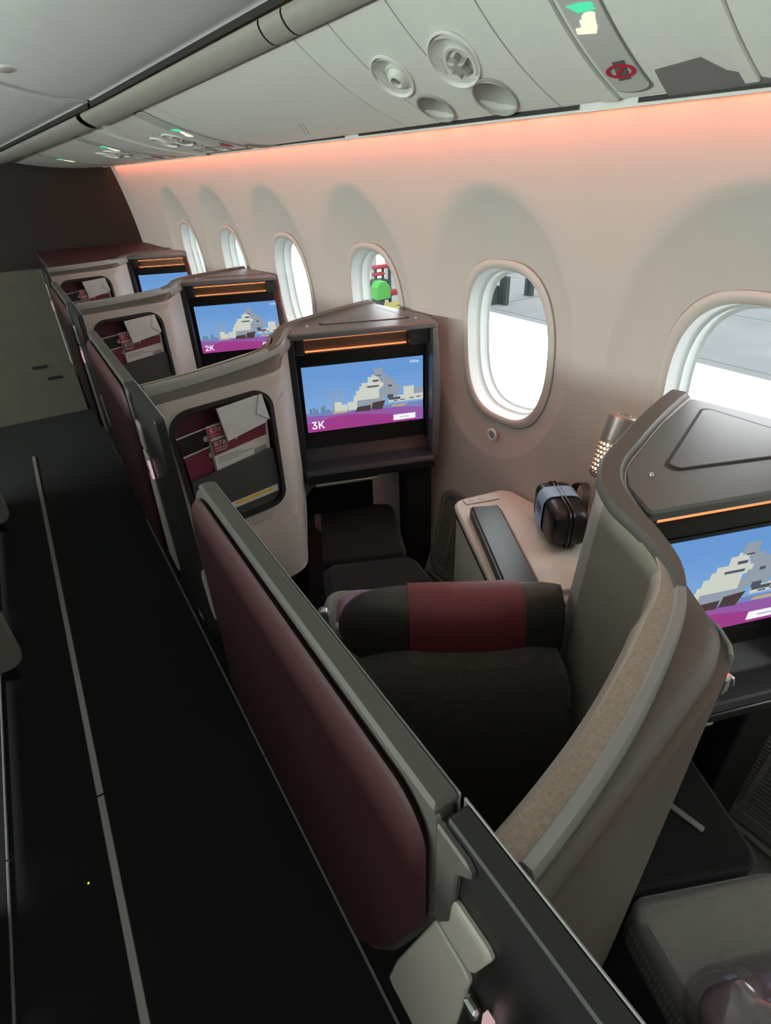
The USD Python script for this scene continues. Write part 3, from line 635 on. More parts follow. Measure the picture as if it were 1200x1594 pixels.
    obj('lid_gap', prism(rpoly(tri, .016, 5), 1.2205, 1.2226), 'dark_gap', t)
    c0 = tri.mean(0); lid = rpoly(c0 + (tri - c0) * .93, .014, 5); obj('console_lid', prism(lid, 1.2215, 1.2245, .001), 'console_bronze', t)
    for p in (tri[0] + (-.012, .004), tri[2] + (.008, -.008)): obj('lid_screw', lathe([(0, .0035), (.004, .003), (.005, 0)], 14, (p[0], p[1], 1.222)), 'chrome', t)
    obj('housing_jamb', con(bxm(-.012, .014, -.004, .075, .70, 1.203, .005)), 'charcoal', t)
    jr = upright(rpoly([(CWID - .016, .70), (CWID - .004, .70), (CWID + .012, .80), (CWID + .013, 1.0), (CWID, 1.203), (CWID - .016, 1.203)], .006, 3), -.006, .26, .003); obj('housing_jamb', con(jr), 'console_bronze', t)
    obj('bezel', con(bxm(.012, CWID - .014, .070, .085, .76, 1.143, .004)), 'charcoal_gloss', t)
    obj('bezel_frame', con(bxm(.4650, .4705, .050, .0695, .80, 1.12, .002)), 'charcoal', t)
    obj('light_niche', con(bxm(.050, CWID - .085, .078, .086, 1.143, 1.203, .001)), 'niche_copper', t)
    for u0, u1 in ((.012, .050), (CWID - .085, CWID - .016)): obj('niche_cheek', con(bxm(u0, u1, .03, .086, 1.144, 1.202, .006)), 'charcoal', t)
    obj('light_strip', con(bxm(.052, CWID - .087, .072, .0775, 1.1830, 1.1865, .001)), 'led_amber', t)
    obj('light_strip', con(bxm(.052, CWID - .087, .068, .0775, 1.1440, 1.1475, .001)), 'led_amber', t)
    lg = sideways(rpoly([(-.028, .705), (-.034, .735), (-.022, .752), (.03, .765), (.074, .80), (.085, .80), (.085, .700)], [.006, .01, .012, .03, .01, 0, 0], 4), .002, CWID - .012, .003); obj('lower_shelf', con(lg), 'charcoal', t)
    obj('shelf_edge', con(tube([(.008, -.033, .738), (CWID - .02, -.033, .738)], .0035, 8)), 'charcoal_gloss', t)
    obj('tray_table', con(bxm(.03, .262, -.022, .22, .684, .697, .004)), 'aluminium', t)
    obj('housing_body', prism(np.vstack([con2(.016, .087), con2(CWID - .02, .087), (1.103, 1.85), (.97, 1.815), (.83, 1.765), (.745, 1.730), (.712, 1.705)]), .72, 1.20, .002), 'charcoal', t)
    obj('shoe_locker', con(bxm(-.02, .27, .14, .24, .47, .70, .01)), 'black_soft', t)
    leg = upright(rpoly([(.375, .0), (CWID - .015, .0), (CWID - .014, .703), (.375, .703)], [.0, .0, .01, .01], 3), .0, .13, .004); obj('support_leg', con(leg), 'black_soft', t)
    # aisle-side end of the shell, where the door docks
    ap = sideways(rpoly([(1.15, .62), (1.545, .62), (1.520, .72), (1.448, 1.0), (1.448, 1.230), (1.15, 1.230)], [.01, .02, .05, .05, .004, .01], 5), .151, .172, .002); obj('door_post', ap, 'charcoal', t)
    obj('post_line', bxm(.1715, .1735, 1.15, 1.452, 1.205, 1.231, .0006), 'rail_silver', t)
    obj('post_front', sideways(rpoly([(1.452, 1.222), (1.452, 1.05), (1.430, 1.10), (1.425, 1.19), (1.40, 1.222)], [.002, .004, .02, .02, .01], 4), .144, .152, .002), 'rail_bronze', t)
    obj('aisle_panel', sideways(rpoly([(1.448, 1.066), (1.428, 1.143), (1.380, 1.143), (1.399, 1.066)], .008, 3), .145, .152, .002), 'shell_cream', t)
    obj('aisle_panel', sideways(rpoly([(1.555, .655), (1.529, .775), (1.452, 1.056), (1.401, 1.050), (1.416, .878), (1.44, .655)], [.01, .03, .01, .01, .02, .01], 3), .145, .152, .002), 'shell_cream', t)
    obj('seat_placard', bxm(.140, .146, 1.368, 1.378, 1.00, 1.05, .001), 'placard_pink', t)
    obj('door_latch', bxm(.138, .147, 1.384, 1.400, 1.010, 1.028, .003), 'chrome', t)
    return t

def make_screen(seat, off, label):
    t = thing('seat_screen', label, 'screen', None)
    d = .0660; sx, sz, W, Hh = .0325, .864, .424, .233
    U = lambda pts: [(sx + W * a, sz + Hh * b) for a, b in pts]
    def P(name, shapes, m, k, parent=t):
        ms = [con(flat_up(U(s), d - .0004 * k, .0004)) for s in shapes]
        mm = cat_(ms); mm.apply_translation(off); mm = cut_to_wall(mm, (0, 0, 0))
        return None if not len(mm.faces) else obj(name, mm, m, parent, smooth=False, kind='stuff' if len(shapes) > 1 else None)
    gl = con(bxm(sx - .006, sx + W + .006, d + .0004, d + .0034, sz - .006, sz + Hh + .006, .001)); gl.apply_translation(off); obj('glass_border', cut_to_wall(gl, (0, 0, 0)), 'charcoal_gloss', t)
    p = P('picture', [[(0, 0), (1, 0), (1, 1), (0, 1)]], 'screen_sky', 2)
    R = lambda x0, z0, x1, z1: [(x0, z0), (x1, z0), (x1, z1), (x0, z1)]
    P('sea', [R(0, 0, 1, .30)], 'screen_water', 3, p)
    P('far_skyline', [R(.03, .28, .055, .37), R(.06, .28, .075, .39), R(.078, .28, .10, .36), R(.125, .28, .14, .38), R(.142, .28, .16, .40), R(.165, .28, .20, .33)], 'screen_haze', 4, p)
    P('pylon', [R(.222, .27, .240, .60), R(.284, .27, .300, .61), R(.215, .595, .246, .607), R(.277, .61, .307, .62)], 'screen_shade', 4, p)
    P('stone_block', [R(.24, .27, .30, .43), R(.30, .27, .345, .38), R(.35, .28, .43, .41), R(.405, .42, .62, .50), R(.425, .50, .62, .57), R(.455, .57, .66, .63), R(.475, .63, .66, .68), R(.53, .68, .63, .76), R(.565, .76, .65, .79),
        R(.83, .42, .92, .56), R(.70, .33, 1, .43), R(.40, .36, .43, .45)], 'screen_stone', 5, p)
    P('shaded_block', [R(.43, .28, .66, .42), R(.62, .42, .78, .52), R(.64, .52, .80, .60), R(.66, .60, .77, .66), R(.64, .66, .74, .72), R(.62, .72, .70, .77), R(.58, .77, .655, .88), R(.92, .43, 1, .53)], 'screen_shade', 6, p)
    P('dark_opening', [R(.52, .60, .62, .625), R(.57, .68, .62, .71), R(.69, .40, .74, .46), R(.70, .58, .73, .61), R(.74, .345, .78, .36), R(.80, .35, .84, .365), R(.88, .36, .92, .375), R(.94, .37, .98, .385), R(.60, .76, .64, .775), R(.70, .37, .80, .41)], 'screen_dark', 7, p)
    P('lower_band', [[(0, .0), (1, 0), (1, .20), (.85, .24), (.45, .26), (.2, .24), (0, .26)]], 'screen_violet', 8, p)
    P('boat', [[(.41, .25), (.54, .24), (.545, .33), (.43, .32)], [(.55, .25), (.64, .24), (.67, .38), (.56, .36)]], 'screen_hull', 9, p)
    P('small_boat', [[(.72, .26), (.83, .255), (.87, .29), (.73, .29)], R(.22, .255, .34, .285)], 'screen_sand', 9, p)
    P('purple_wave', [[(0, 0), (.95, 0), (.90, .07), (.80, .12), (.60, .17), (.40, .21), (.22, .21), (.10, .15), (0, .13)]], 'screen_purple', 10, p)
    P('button_box', [R(.735, .035, .93, .125)], 'screen_white', 11, p)
    P('button_print', [R(.79, .075, .875, .083)], 'screen_haze', 12, p)
    tx = con(text_up(seat, .026, sx + .03 * W, d - .0044, sz + .05 * Hh, .0004, True)); tx.apply_translation(off); obj('seat_number', tx, 'screen_white', p)
    tx = con(text_up('Doha', .0095, sx + .885 * W, d - .0044, sz + .915 * Hh, .0004)); tx.apply_translation(off)
    if (tx.vertices[:, 0] < Xw(tx.vertices[:, 1], tx.vertices[:, 2]) - .006).all(): obj('place_name', tx, 'screen_white', p)
    return t

LIT = {}
def literature(off, where, n):
    """papers in the wall pocket; each is a thing of its own"""
    def put(name, m, material, label, cat, parent=None, kind=None, grp=None):
        m = on_cream(m); m.apply_translation(off); return obj(name, m, material, parent, label=label, cat=cat, kind=kind, group=grp, smooth=20)
    def th(name, label, cat): return thing(name, label, cat)
    e = th('paper_bag', f'folded white paper bag on top of the cards in the pocket by the {where} screen', 'paper bag')
    pts = [(.176, 1.136), (.308, 1.143), (.322, 1.066), (.308, 1.058), (.19, 1.040)]
    put('bag_body', upright(pts, -.010, -.002, .001), 'paper', None, None, e)
    put('bag_fold', upright([(.300, 1.1425), (.310, 1.1425), (.324, 1.064), (.286, 1.092)], -.0135, -.010, .0008), 'paper', None, None, e)
    for nm, dz, ds, dd, lab in (('safety_card', 0, 0, .008, f'white and maroon safety card in front in the pocket by the {where} screen'), ('safety_card', .036, -.003, .014, f'red topped card standing behind the other card in the pocket by the {where} screen')):
        c = th(nm, lab, 'safety card')
        put('card_sheet', upright([(.151 + ds, .89), (.318 + ds, .89), (.326 + ds, 1.058 + dz), (.149 + ds, 1.052 + dz)], dd, dd + .002), 'card_white', None, None, c)
        put('title_band', upright([(.1505 + ds, 1.004 + dz), (.316 + ds, 1.016 + dz), (.318 + ds, 1.050 + dz), (.150 + ds, 1.047 + dz)], dd - .0006, dd), 'maroon_card' if dz == 0 else 'card_red', None, None, c)
        tx = text_up('B787-9', .0135, .156 + ds, dd - .0006, 1.030 + dz, .0004, True); v = tx.vertices.copy(); tx.vertices = v
        put('title', tx, 'print_pale', None, None, c)
        ln = [flat_up([(.156 + ds, 1.0225 + dz - i * .007), (.156 + ds + w, 1.0225 + dz - i * .007), (.156 + ds + w, 1.0245 + dz - i * .007), (.156 + ds, 1.0245 + dz - i * .007)], dd - .0006, .0004) for i, w in enumerate((.040, .036))]
        put('small_print', cat_(ln), 'print_pale', None, None, c, 'stuff')
        if dz == 0:
            ln = [flat_up([(.158, .994 - i * .007), (.158 + w, .995 - i * .007), (.158 + w, .9965 - i * .007), (.158, .9955 - i * .007)], dd, .0004) for i, w in enumerate((.075, .11, .06))]
            put('small_print', cat_(ln), 'print_dark', None, None, c, 'stuff')
            put('arrow_band', upright([(.165, .962), (.27, .965), (.27, .985), (.31, .988), (.312, .968), (.29, .962), (.165, .9585)], dd - .0005, dd), 'print_grey', None, None, c)
    m = th('menu_folder', f'maroon and black folder with white dots in the pocket by the {where} screen', 'folder')
    put('folder_sheet', upright([(.078, .90), (.160, .90), (.160, 1.030), (.072, 1.022)], .018, .021), 'maroon_card', None, None, m)
    put('black_band', upright([(.071, 1.026), (.160, 1.036), (.156, 1.080), (.065, 1.074)], .022, .025), 'charcoal', None, None, m)
    put('white_edge', cat_(upright([(.070, 1.021), (.160, 1.030), (.160, 1.0335), (.070, 1.0255)], .0165, .0185), upright([(.064, 1.073), (.156, 1.081), (.156, 1.0845), (.064, 1.0775)], .0215, .0235)), 'card_white', None, None, m)
    for s, z, d in ((.143, 1.053, .0215), (.147, 1.006, .0175)): put('white_dot', upright([(s + .0075 * math.cos(a), z + .0085 * math.sin(a)) for a in np.linspace(0, 2 * np.pi, 18, endpoint=False)], d - .0008, d), 'card_white', None, None, m)

shell = make_shell('suite_shell', 'cream suite shell with literature pocket and the 3K monitor housing', True)
make_shell('suite_shell', 'cream suite shell with literature pocket and the 2K monitor housing', True, off=ROW[1])
make_shell('suite_shell', 'furthest cream suite shell beneath the maroon shelf at the bulkhead', True, off=ROW[2])
near = make_shell('near_suite_shell', 'suite shell wall, its shade painted in as brown, with curved rail and tan padded edge nearest the camera', False, 'shell_cream_shaded', off=(0, -PITCH, 0))
make_screen('3K', (0, 0, 0), 'lit seat screen reading 3K with a stepped white building')
make_screen('2K', ROW[1], 'lit seat screen reading 2K behind the 3K console')
make_screen('1K', ROW[2], 'furthest lit seat screen showing blue sky')
make_screen('4K', (0, -PITCH, 0), 'nearest seat screen cut off at the picture edge under the large console lid')
literature((0, 0, 0), '3K', 3); literature(ROW[1], '2K', 2); literature(ROW[2], 'furthest', 1)
# maroon shelf between the first shell and the bulkhead
sf = thing('front_shelf', 'maroon topped ledge between the furthest shell and the bulkhead', 'ledge')
foot = shapely.affinity.translate(shapely.unary_union([shapely.LineString(CENTRE).buffer(.062), Polygon(np.vstack([con2(0, 0), con2(CWID, 0), CENTRE[-1], CENTRE[30]])).convex_hull]), *ROW[2][:2]).buffer(.004)
ltop = Polygon([(.19, 4.02), (.955, 4.02), (.955, 5.12), (.19, 5.12)]).difference(foot); ltop = max(getattr(ltop, 'geoms', [ltop]), key=lambda g: g.centroid.y).buffer(-.003).intersection(Polygon([(.19, 4), (1.2, 4), (1.277 - .014 - .06 * 4.0 - .01, 4.0), (1.277 - .014 - .06 * 5.12 - .01, 5.12), (.19, 5.12)]))
obj('ledge_top', prism(np.array(ltop.exterior.coords)[:-1], 1.19, 1.225), 'maroon_pad', sf)
obj('ledge_body', bxm(.24, .78, 4.72, 5.12, .0, 1.189, .005), 'charcoal', sf)

# ================================================================== DOORS
def make_door(name, label):
    t = thing(name, label, 'sliding door')
    y0, y1 = .187, .945
    def edge(i): return [(.345 + i, .60 + i), (y1 - i, .60 + i), (y1 - .03 - i, 1.222 - i), (y0 + i * .5, 1.222 - i), (y0 + i * .5, 1.03), (.275 + i * .7, .76)]
    obj('door_panel', sideways(rpoly(edge(0), [.04, .05, .13, .01, .12, .10], 7), .150, .168, .003), 'rail_bronze', t)
    obj('maroon_pad', sideways(rpoly(edge(.013), [.05, .05, .12, .05, .12, .10], 7), .135, .151, .008), 'maroon_pad', t, smooth=50)
    obj('top_rail', bxm(.146, .171, y0, y1 - .125, 1.219, 1.233, .004), 'rail_bronze', t)
    obj('rail_line', bxm(.1705, .1725, y0, y1 - .13, 1.205, 1.231, .0006), 'rail_silver', t)
    obj('latch_bracket', sideways([(y1 - .015, .86), (y1 + .008, .88), (y1 + .004, .915), (y1 + .016, .95), (y1 - .004, .985), (y1 - .014, .93)], .134, .150, .002), 'shell_pale', t)
    return t
door = make_door('suite_door', 'maroon padded sliding door with grey rail nearest the camera')
dup(door, (0, PITCH, 0), 'maroon padded sliding door beside the cream shell by the 3K screen')
dup(door, (0, 2 * PITCH, 0), 'furthest maroon padded sliding door near the grey bulkhead panel')
obj('baseboard_right', bxm(.224, .236, -.60, 4.2, .0, .60, .004), 'base_panel', kind='structure', label='dark base under the sliding doors along the aisle', cat='baseboard')
# ================================================================== SEATS, OTTOMANS
SF = np.array([.527, .85]); SR = np.array([.85, -.527])
def seat_frame(o): return frame((o[0], o[1], 0), (SR[0], SR[1], 0))
KEEP, KEEP2 = [band(offset_curve(CENTRE, kk)[:60], offset_curve(CENTRE, -.03)[:60], [(0, 0), (0, 1.3), (1, 1.3), (1, 0)]) for kk in (.056, .048)]
CONSOLE = Polygon([(.985, 1.205), (1.185, 1.165), (1.205, .72), (1.12, .67), (.74, .655), (.80, .80)]).buffer(.006)
def clear(m, M, keep=None):
    """cuts a chair part (local to M) back from the shell wall and the side console beside it"""
    inv = np.linalg.inv(M); k = tr(KEEP if keep is None else keep, inv @ frame((0, -PITCH, 0), (1, 0, 0))); c = tr(prism(np.array(CONSOLE.exterior.coords)[:-1], 0, .765), inv)
    r = (solid(m) - solid(k) - solid(c)).to_mesh(); return trimesh.Trimesh(r.vert_properties[:, :3], r.tri_verts, process=False)
def make_seat(label, fab='woven_brown', dy=0):
    t = thing('suite_chair', label, 'seat', None, None, (.440, .470 + dy, 0), math.degrees(math.atan2(SR[1], SR[0])))
    hw = .222
    FM = frame((.440, .470, 0), (SR[0], SR[1], 0))
    # backrest: leaning slab with a rounded top
    zs = np.linspace(.36, .955, 30); P = []
    a = np.linspace(0, 2 * np.pi, 40, endpoint=False); pw = lambda x, k: np.sign(x) * np.abs(x) ** k
    for z in zs:
        q = np.clip((z - .80) / .158, 0, 1); w = hw * (1 - .55 * q ** 3.2); th = .072 * math.sqrt(max(0.02, 1 - q ** 2.6)) + .004
        cy = .02 - (z - .36) * .05 + .02 * q
        P.append(np.column_stack([w * pw(np.cos(a), .5), cy + th * pw(np.sin(a), .6) + .05 * (w * pw(np.cos(a), .5) / hw) ** 2, np.full(40, z)]))
    m = grid(np.array(P), wrap_v=True); V = np.vstack([m.vertices, P[0].mean(0)[None], P[-1].mean(0)[None]]); F = list(m.faces); k = len(zs)
    for j in range(40): F += [[len(V) - 2, (j + 1) % 40, j], [len(V) - 1, (k - 1) * 40 + j, (k - 1) * 40 + (j + 1) % 40]]
    obj('backrest', clear(tm(V, F), FM), fab, t, smooth=60)
    inv = np.linalg.inv(frame((.440, .470, 0), (SR[0], SR[1], 0)))
    cu = prism(rpoly([(.608, 1.475), (.920, 1.338), (.80, .66), (.69, .42), (.30, .62), (.40, .80)], [.05, .05, .08, .03, .03, .08], 6), .35, .462, .022); obj('cushion', clear(tr(cu, inv), FM), 'ottoman_black' if fab == 'woven_brown' else fab, t, smooth=60)
    obj('seat_base', clear(bxm(-.17, .15, -.02, .46, .0, .349, .02), FM), 'black_soft', t)
    hx = .230
    tp = lambda x: max(0.03, 1 - abs(x / hx) ** 4.5) ** .5
    HY, HZ = lambda x: .052 * tp(x) + .003, lambda x: .078 * tp(x) + .003
    CY, CZ = lambda x: .086 + .045 * (x / hx) ** 2, lambda x: .956 - .028 * (x / hx) ** 2
    h = obj('headrest', clear(section_sweep(np.linspace(-hx, hx, 40), HY, HZ, CY, CZ, .75), FM, KEEP2), 'dark_leather', t, smooth=60)
    obj('headrest_cover', section_sweep(np.linspace(-.102, .092, 24), lambda x: HY(x) + .004, lambda x: HZ(x) + .004, CY, CZ, .75), 'maroon_leather', h, smooth=60)
    obj('seam', tube([(x, CY(x) - HY(x) * .96, CZ(x) + HZ(x) * .52) for x in np.linspace(.10, .155, 10)], .0016, 6), 'black_soft', h)
    obj('armrest', mv(superell(.024, .11, .035, .4), -.315, .36, .60), 'charcoal', t)
    obj('armrest_cap', tr(superell(.018, .018, .05, .6), frame((-.315, .475, .615), (1, 0, 0))), 'chrome', t)
    return t
seat = make_seat('seat with woven brown back and maroon headrest cover in the nearest suite')
dup(seat, (.440, .470 + PITCH, 0), 'seat with maroon headrest cover showing above the rail below the 2K screen', rotz=math.degrees(math.atan2(SR[1], SR[0])))
dup(seat, (.440 + ROW[1][0], .470 + 2 * PITCH, 0), 'furthest seat with maroon headrest showing below the furthest screen', rotz=math.degrees(math.atan2(SR[1], SR[0])))
def make_ottoman(name, label, fab, dy):
    t = thing(name, label, 'ottoman', None, None, (0, dy, 0))
    q = np.array([(.626, 1.488), (.908, 1.358), (1.062, 1.70), (.80, 1.86)])
    obj('cushion', prism(rpoly(q, .03, 5), .362, .452, .018), fab, t, smooth=60)
    c = q.mean(0); obj('ottoman_base', prism(rpoly(c + (q - c) * .82, .02, 3), .10, .362, .004), 'black_soft', t)
    obj('foot', prism(rpoly(c + (q - c) * .68, .02, 3), .0, .10, .004), 'charcoal', t)
    return t
make_ottoman('ottoman', 'black ottoman cushion in the footwell under the 3K screen', 'ottoman_black', 0)
make_ottoman('ottoman', 'black ottoman cushion behind the brown shell at the lower right', 'ottoman_black', -PITCH)
make_seat('seat with ribbed cushion, window light painted in as pale grey, at the lower right corner', 'ribbed_lit_grey', -PITCH)
# pillow and plastic-wrapped blanket on the seat
SR = np.array([.883, -.47])
pb = thing('pillow', 'beige pillow lying on the seat in front of the maroon headrest', 'pillow')
FP = frame((.60, 1.045, .520), (SR[0], SR[1], 0), (.05, -.12, 1))
pm = superell(.17, .13, .042, .38, .8); pm.vertices = pm.vertices + (meshkit.noise(pm.vertices * 14, 3) - .5)[:, None] * [.006, .006, .012]
obj('pillow_body', tr(pm, FP), 'pillow_beige', pb, smooth=60)
pk = thing('blanket_pack', 'pink blanket in clear wrapping on the beige pillow', 'blanket')
FB = frame((.574, .996, .594), (SR[0], SR[1], 0), (.05, -.25, 1)); FB[:3, :3] *= .88
bm = superell(.14, .095, .035, .4, .8); bm.vertices = bm.vertices + (meshkit.noise(bm.vertices * 20, 5) - .5)[:, None] * [.01, .01, .02]
obj('blanket', tr(bm, FB), 'pillow_pink', pk, smooth=60); bf = superell(.155, .105, .040, .35, .7, 60, 36); bf.vertices = bf.vertices + (meshkit.noise(bf.vertices * 26, 9) - .5)[:, None] * .012
obj('wrapping', tr(bf, FB), 'plastic_film', pk, smooth=60)
# mauve blanket in plastic at the lower right, on the next row's ottoman
pk2 = thing('wrapped_blanket', 'mauve wrapped blanket in shiny plastic at the lower right corner', 'blanket')
FQ = frame((.64, -.11, .518), (SR[0], SR[1], 0))
bm = superell(.15, .115, .045, .5, .8, 60, 36); bm.vertices = bm.vertices + (meshkit.noise(bm.vertices * 16, 11) - .5)[:, None] * [.015, .015, .03]
obj('blanket', tr(bm, FQ), 'blanket_mauve', pk2, smooth=60); bf = superell(.168, .132, .052, .45, .7, 72, 40); bf.vertices = bf.vertices + (meshkit.noise(bf.vertices * 22, 13) - .5)[:, None] * .016
obj('wrapping', tr(bf, FQ), 'plastic_film', pk2, smooth=60)
obj('belt_buckle', cat_(prism(rpoly([(.842, .265), (.852, .190), (.866, .192), (.856, .267)], .005, 3), .4525, .460, .002)), 'aluminium', label='flat metal bar lying on the black ottoman at the lower right', cat='metal bar')

# ================================================================== SIDE CONSOLE, LAMP, KIT
def make_console(dx, dy, label):
    t = thing('side_console', label, 'side console', None, None, (dx, dy, 0))
    top = rpoly([(.985, 1.205), (1.185, 1.165), (1.205, .72), (1.12, .67), (.74, .655), (.80, .80)], [.05, .05, .02, .02, .02, .05], 6)
    obj('console_top', prism(top, .695, .722, .006), 'console_cream', t)
    c = np.array(top).mean(0); body = Polygon(c + (top - c) * .97)
    for nm, xm, z0, z1 in (('console_body', 1.138, .36, .694), ('console_plinth', 1.02, .0, .36)): obj(nm, prism(np.array(body.intersection(sbox(0, 0, xm, 3)).exterior.coords)[:-1], z0, z1, .002), 'console_cream', t)
    obj('edge_band', cat_(prism(c + (top - c) * 1.004, .690, .704, .002)), 'charcoal', t)
    d = np.array([.456, .89]); n = np.array([.89, -.456]); p0 = np.array([.975, 1.10])
    Q = lambda a, b: p0 - d * a + n * b
    obj('pad_box', prism(rpoly([Q(0, .0), Q(0, .085), Q(.40, .085), Q(.40, .0)], .004, 2), .712, .756, .004), 'console_black', t)
    obj('pad_side', prism([Q(.004, -.004), Q(.004, .0), Q(.40, .0), Q(.40, -.004)], .60, .752), 'charcoal', t)
    obj('top_leaf', prism(rpoly([Q(-.012, .094), Q(.02, .20), (1.188, .86), Q(.40, .20), Q(.40, .094)], .006, 3), .720, .740, .003), 'console_cream', t)
    obj('leaf_gap', prism([Q(-.008, .0855), Q(-.008, .0915), Q(.40, .0915), Q(.40, .0855)], .716, .738), 'aluminium', t)
    fr = prism([Q(-.02, -.012), Q(-.02, -.007), Q(.17, -.007), Q(.17, -.012)], .610, .672, .001); bpn = obj('button_panel', fr, 'charcoal_gloss', t)
    for i in range(6):
        a = .005 + i * .028; q = Q(a, -.0125)
        M = frame((q[0], q[1], .645), (-d[0], -d[1], 0), (-n[0], -n[1], 0))
        obj('button', tr(prism([(.006 * math.cos(k * math.pi / 6) , .0085 * math.sin(k * math.pi / 6)) for k in range(12)], 0, .0012), M), 'button_blue' if i == 2 else 'button_white', bpn, smooth=False)
    return t
make_console(0, 0, 'cream side console with black pad below the middle window')
pp = thing('paper_slip', 'white printed paper slip lying at the front of the side console', 'paper slip')
sl = prism(rpoly([(1.005, 1.155), (1.115, 1.122), (1.125, 1.152), (1.012, 1.186)], .004, 2), .724, .7265); obj('sheet', sl, 'card_white', pp)
obj('print_mark', cat_(*[mv(lathe([(.006, 0), (.008, 0), (.008, .0004), (.006, .0004)], 14), 1.03 + .033 * i, 1.165 - .012 * i, .7266) for i in range(2)]), 'print_grey', pp)
def make_lamp(off, label):
    t = thing('reading_lamp', label, 'lamp', None, None, off)
    M = frame((1.088, .742, .985), (1, 0, -.3), (.30, .03, 1)); h, r = .152, .038
    obj('lamp_cap', tr(lathe([(r, .088), (r + .001, .092), (r + .001, h - .004), (r - .003, h), (.019, h + .0005), (.018, h - .0015), (0, h - .0015)], 48), M), 'lamp_metal', t, smooth=40)
    obj('touch_ring', tr(lathe([(.010, h - .001), (.015, h - .001), (.015, h + .002), (.010, h + .002)], 28), M), 'chrome', t)
    obj('glow_tube', tr(lathe([(0, .004), (r - .006, .004), (r - .006, .088), (0, .088)], 32), M), 'lamp_glow', t)
    nu, nv = 264, 60; th = np.linspace(0, 2 * np.pi, nu, endpoint=False); z = np.linspace(0, .090, nv)
    g = grid(np.stack([np.stack([r * np.cos(th), r * np.sin(th), np.full(nu, zz)], -1) for zz in z]), wrap_v=True)
    c = g.triangles_center; a = np.arctan2(c[:, 1], c[:, 0]) / (2 * np.pi) * 22; row = np.floor(c[:, 2] / .0105); ph = a + .5 * (row % 2)
    du = (ph - np.round(ph)) / .36; dv = (c[:, 2] / .0105 - row - .5) / .30
    keep = (du ** 2 + dv ** 2 > 1) | (c[:, 2] < .008) | (c[:, 2] > .084)
    g.update_faces(keep); obj('perforated_shade', tr(g, M), 'lamp_metal', t, smooth=False)
    obj('lamp_foot', tr(lathe([(0, -.006), (r - .004, -.006), (r, .0), (r, .004), (0, .004)], 40), M), 'lamp_metal', t)
    obj('bracket', tr(bxm(-.012, .012, -.100, -.030, .02, .06, .004), M), 'lamp_metal', t)
    return t
make_lamp((0, 0, 0), 'perforated metal reading lamp glowing amber beside the nearest shell')
kit = thing('amenity_kit', 'black zipped pouch with pale blue band on the side console', 'pouch')
FK = frame((1.098,   .866, .7465), (.50, .866, 0)); FK[:3, :3] *= 1.03
body = superell(.098, .050, .058, .35, .45, 56, 32); body = mv(body, 0, 0, .058); obj('pouch_body', tr(body, FK), 'kit_black', kit, smooth=60)
a = np.linspace(0, 2 * np.pi, 56); pq = lambda x, k: np.sign(x) * np.abs(x) ** k
zp = np.column_stack([.1005 * pq(np.cos(a), .45), .006 + 0 * a, .058 + .0605 * pq(np.sin(a), .45)]); obj('zipper', tr(tube(zp[:-1], .0032, 8, True), FK), 'charcoal_gloss', kit)
zp[:, 1] = -.004; obj('zipper', tr(tube(zp[:-1], .0026, 8, True), FK), 'charcoal_gloss', kit)
P = []
for b in np.linspace(0, 2 * np.pi, 60, endpoint=False):
    yy, zz = .0525 * pq(np.cos(b), .5), .058 + .0605 * pq(np.sin(b), .5); P.append([(-.012 + .03 * math.sin(b) * 0, yy, zz), (.042, yy, zz), (.042, yy * 1.03, .058 + (zz - .058) * 1.03), (-.012, yy * 1.03, .058 + (zz - .058) * 1.03)])
bd = obj('paper_band', tr(fix(grid(np.array(P), wrap_u=True, wrap_v=True)), FK), 'band_blue', kit, smooth=40)
for i in range(5):
    obj('band_print', tr(bxm(-.004 + i * .008, .001 + i * .008, .0540, .0546, .055 + .006 * (i % 2), .085, 0), FK), 'band_print', bd)
lp_ = [(.02 + .045 * math.cos(b), -.055 - .012 * math.sin(b) ** 2, .085 + .045 * math.sin(b)) for b in np.linspace(-1.2, math.pi + .6, 26)]
P = [[(x, y - .011, z), (x, y + .011, z), (x, y + .011, z + .003), (x, y - .011, z + .003)] for x, y, z in lp_]
obj('wrist_strap', tr(fix(grid(np.array(P), wrap_v=True)), FK), 'kit_strap', kit, smooth=40)
obj('strap_ring', tr(bxm(-.005, .012, -.068, -.052, .035, .058, .003), FK), 'chrome', kit)
# air grilles low on the side wall
def make_grille(y0, y1, z0, z1, label):
    t = thing('air_grille', label, 'air grille')
    o = rpoly([(y0, z0), (y1, z0), (y1, z1), (y0, z1)], .05, 6); hole = rpoly([(y0 + .022, z0 + .03), (y1 - .022, z0 + .03), (y1 - .022, z1 - .022), (y0 + .022, z1 - .022)], .035, 6)
    def wl_(m, dx=0): v = m.vertices; return tm(np.column_stack([Xw(v[:, 0], v[:, 2]) - v[:, 1] - dx, v[:, 0], v[:, 2]]), m.faces)
    obj('grille_frame', fix(wl_(shell2d(o, [hole], .002, .014))), 'grille_grey', t)
    obj('grille_back', fix(wl_(upright(o, .001, .003))), 'dark_gap', t)
    sl = [wl_(upright([(y0 + .02, z), (y1 - .02, z), (y1 - .02, z + .0055), (y0 + .02, z + .0055)], .004, .011)) for z in np.arange(z0 + .034, z1 - .026, .0115)]
    obj('slat_bank', fix(cat_(sl)), 'grille_grey', t, kind='stuff')
    for f in (.33, .66): yy = y0 + (y1 - y0) * f; obj('divider', fix(wl_(upright([(yy - .006, z0 + .03), (yy + .006, z0 + .03), (yy + .006, z1 - .022), (yy - .006, z1 - .022)], .004, .0125))), 'grille_grey', t)
    obj('foot_ledge', bxm(float(Xw(y0, z0)) - .035, float(Xw(y0, z0)) + .01, y0, y1, z0 - .03, z0 - .012, .003), 'grille_grey', t)
make_grille(1.22, 1.47, .24, .60, 'slatted air grille low on the wall beside the side console')
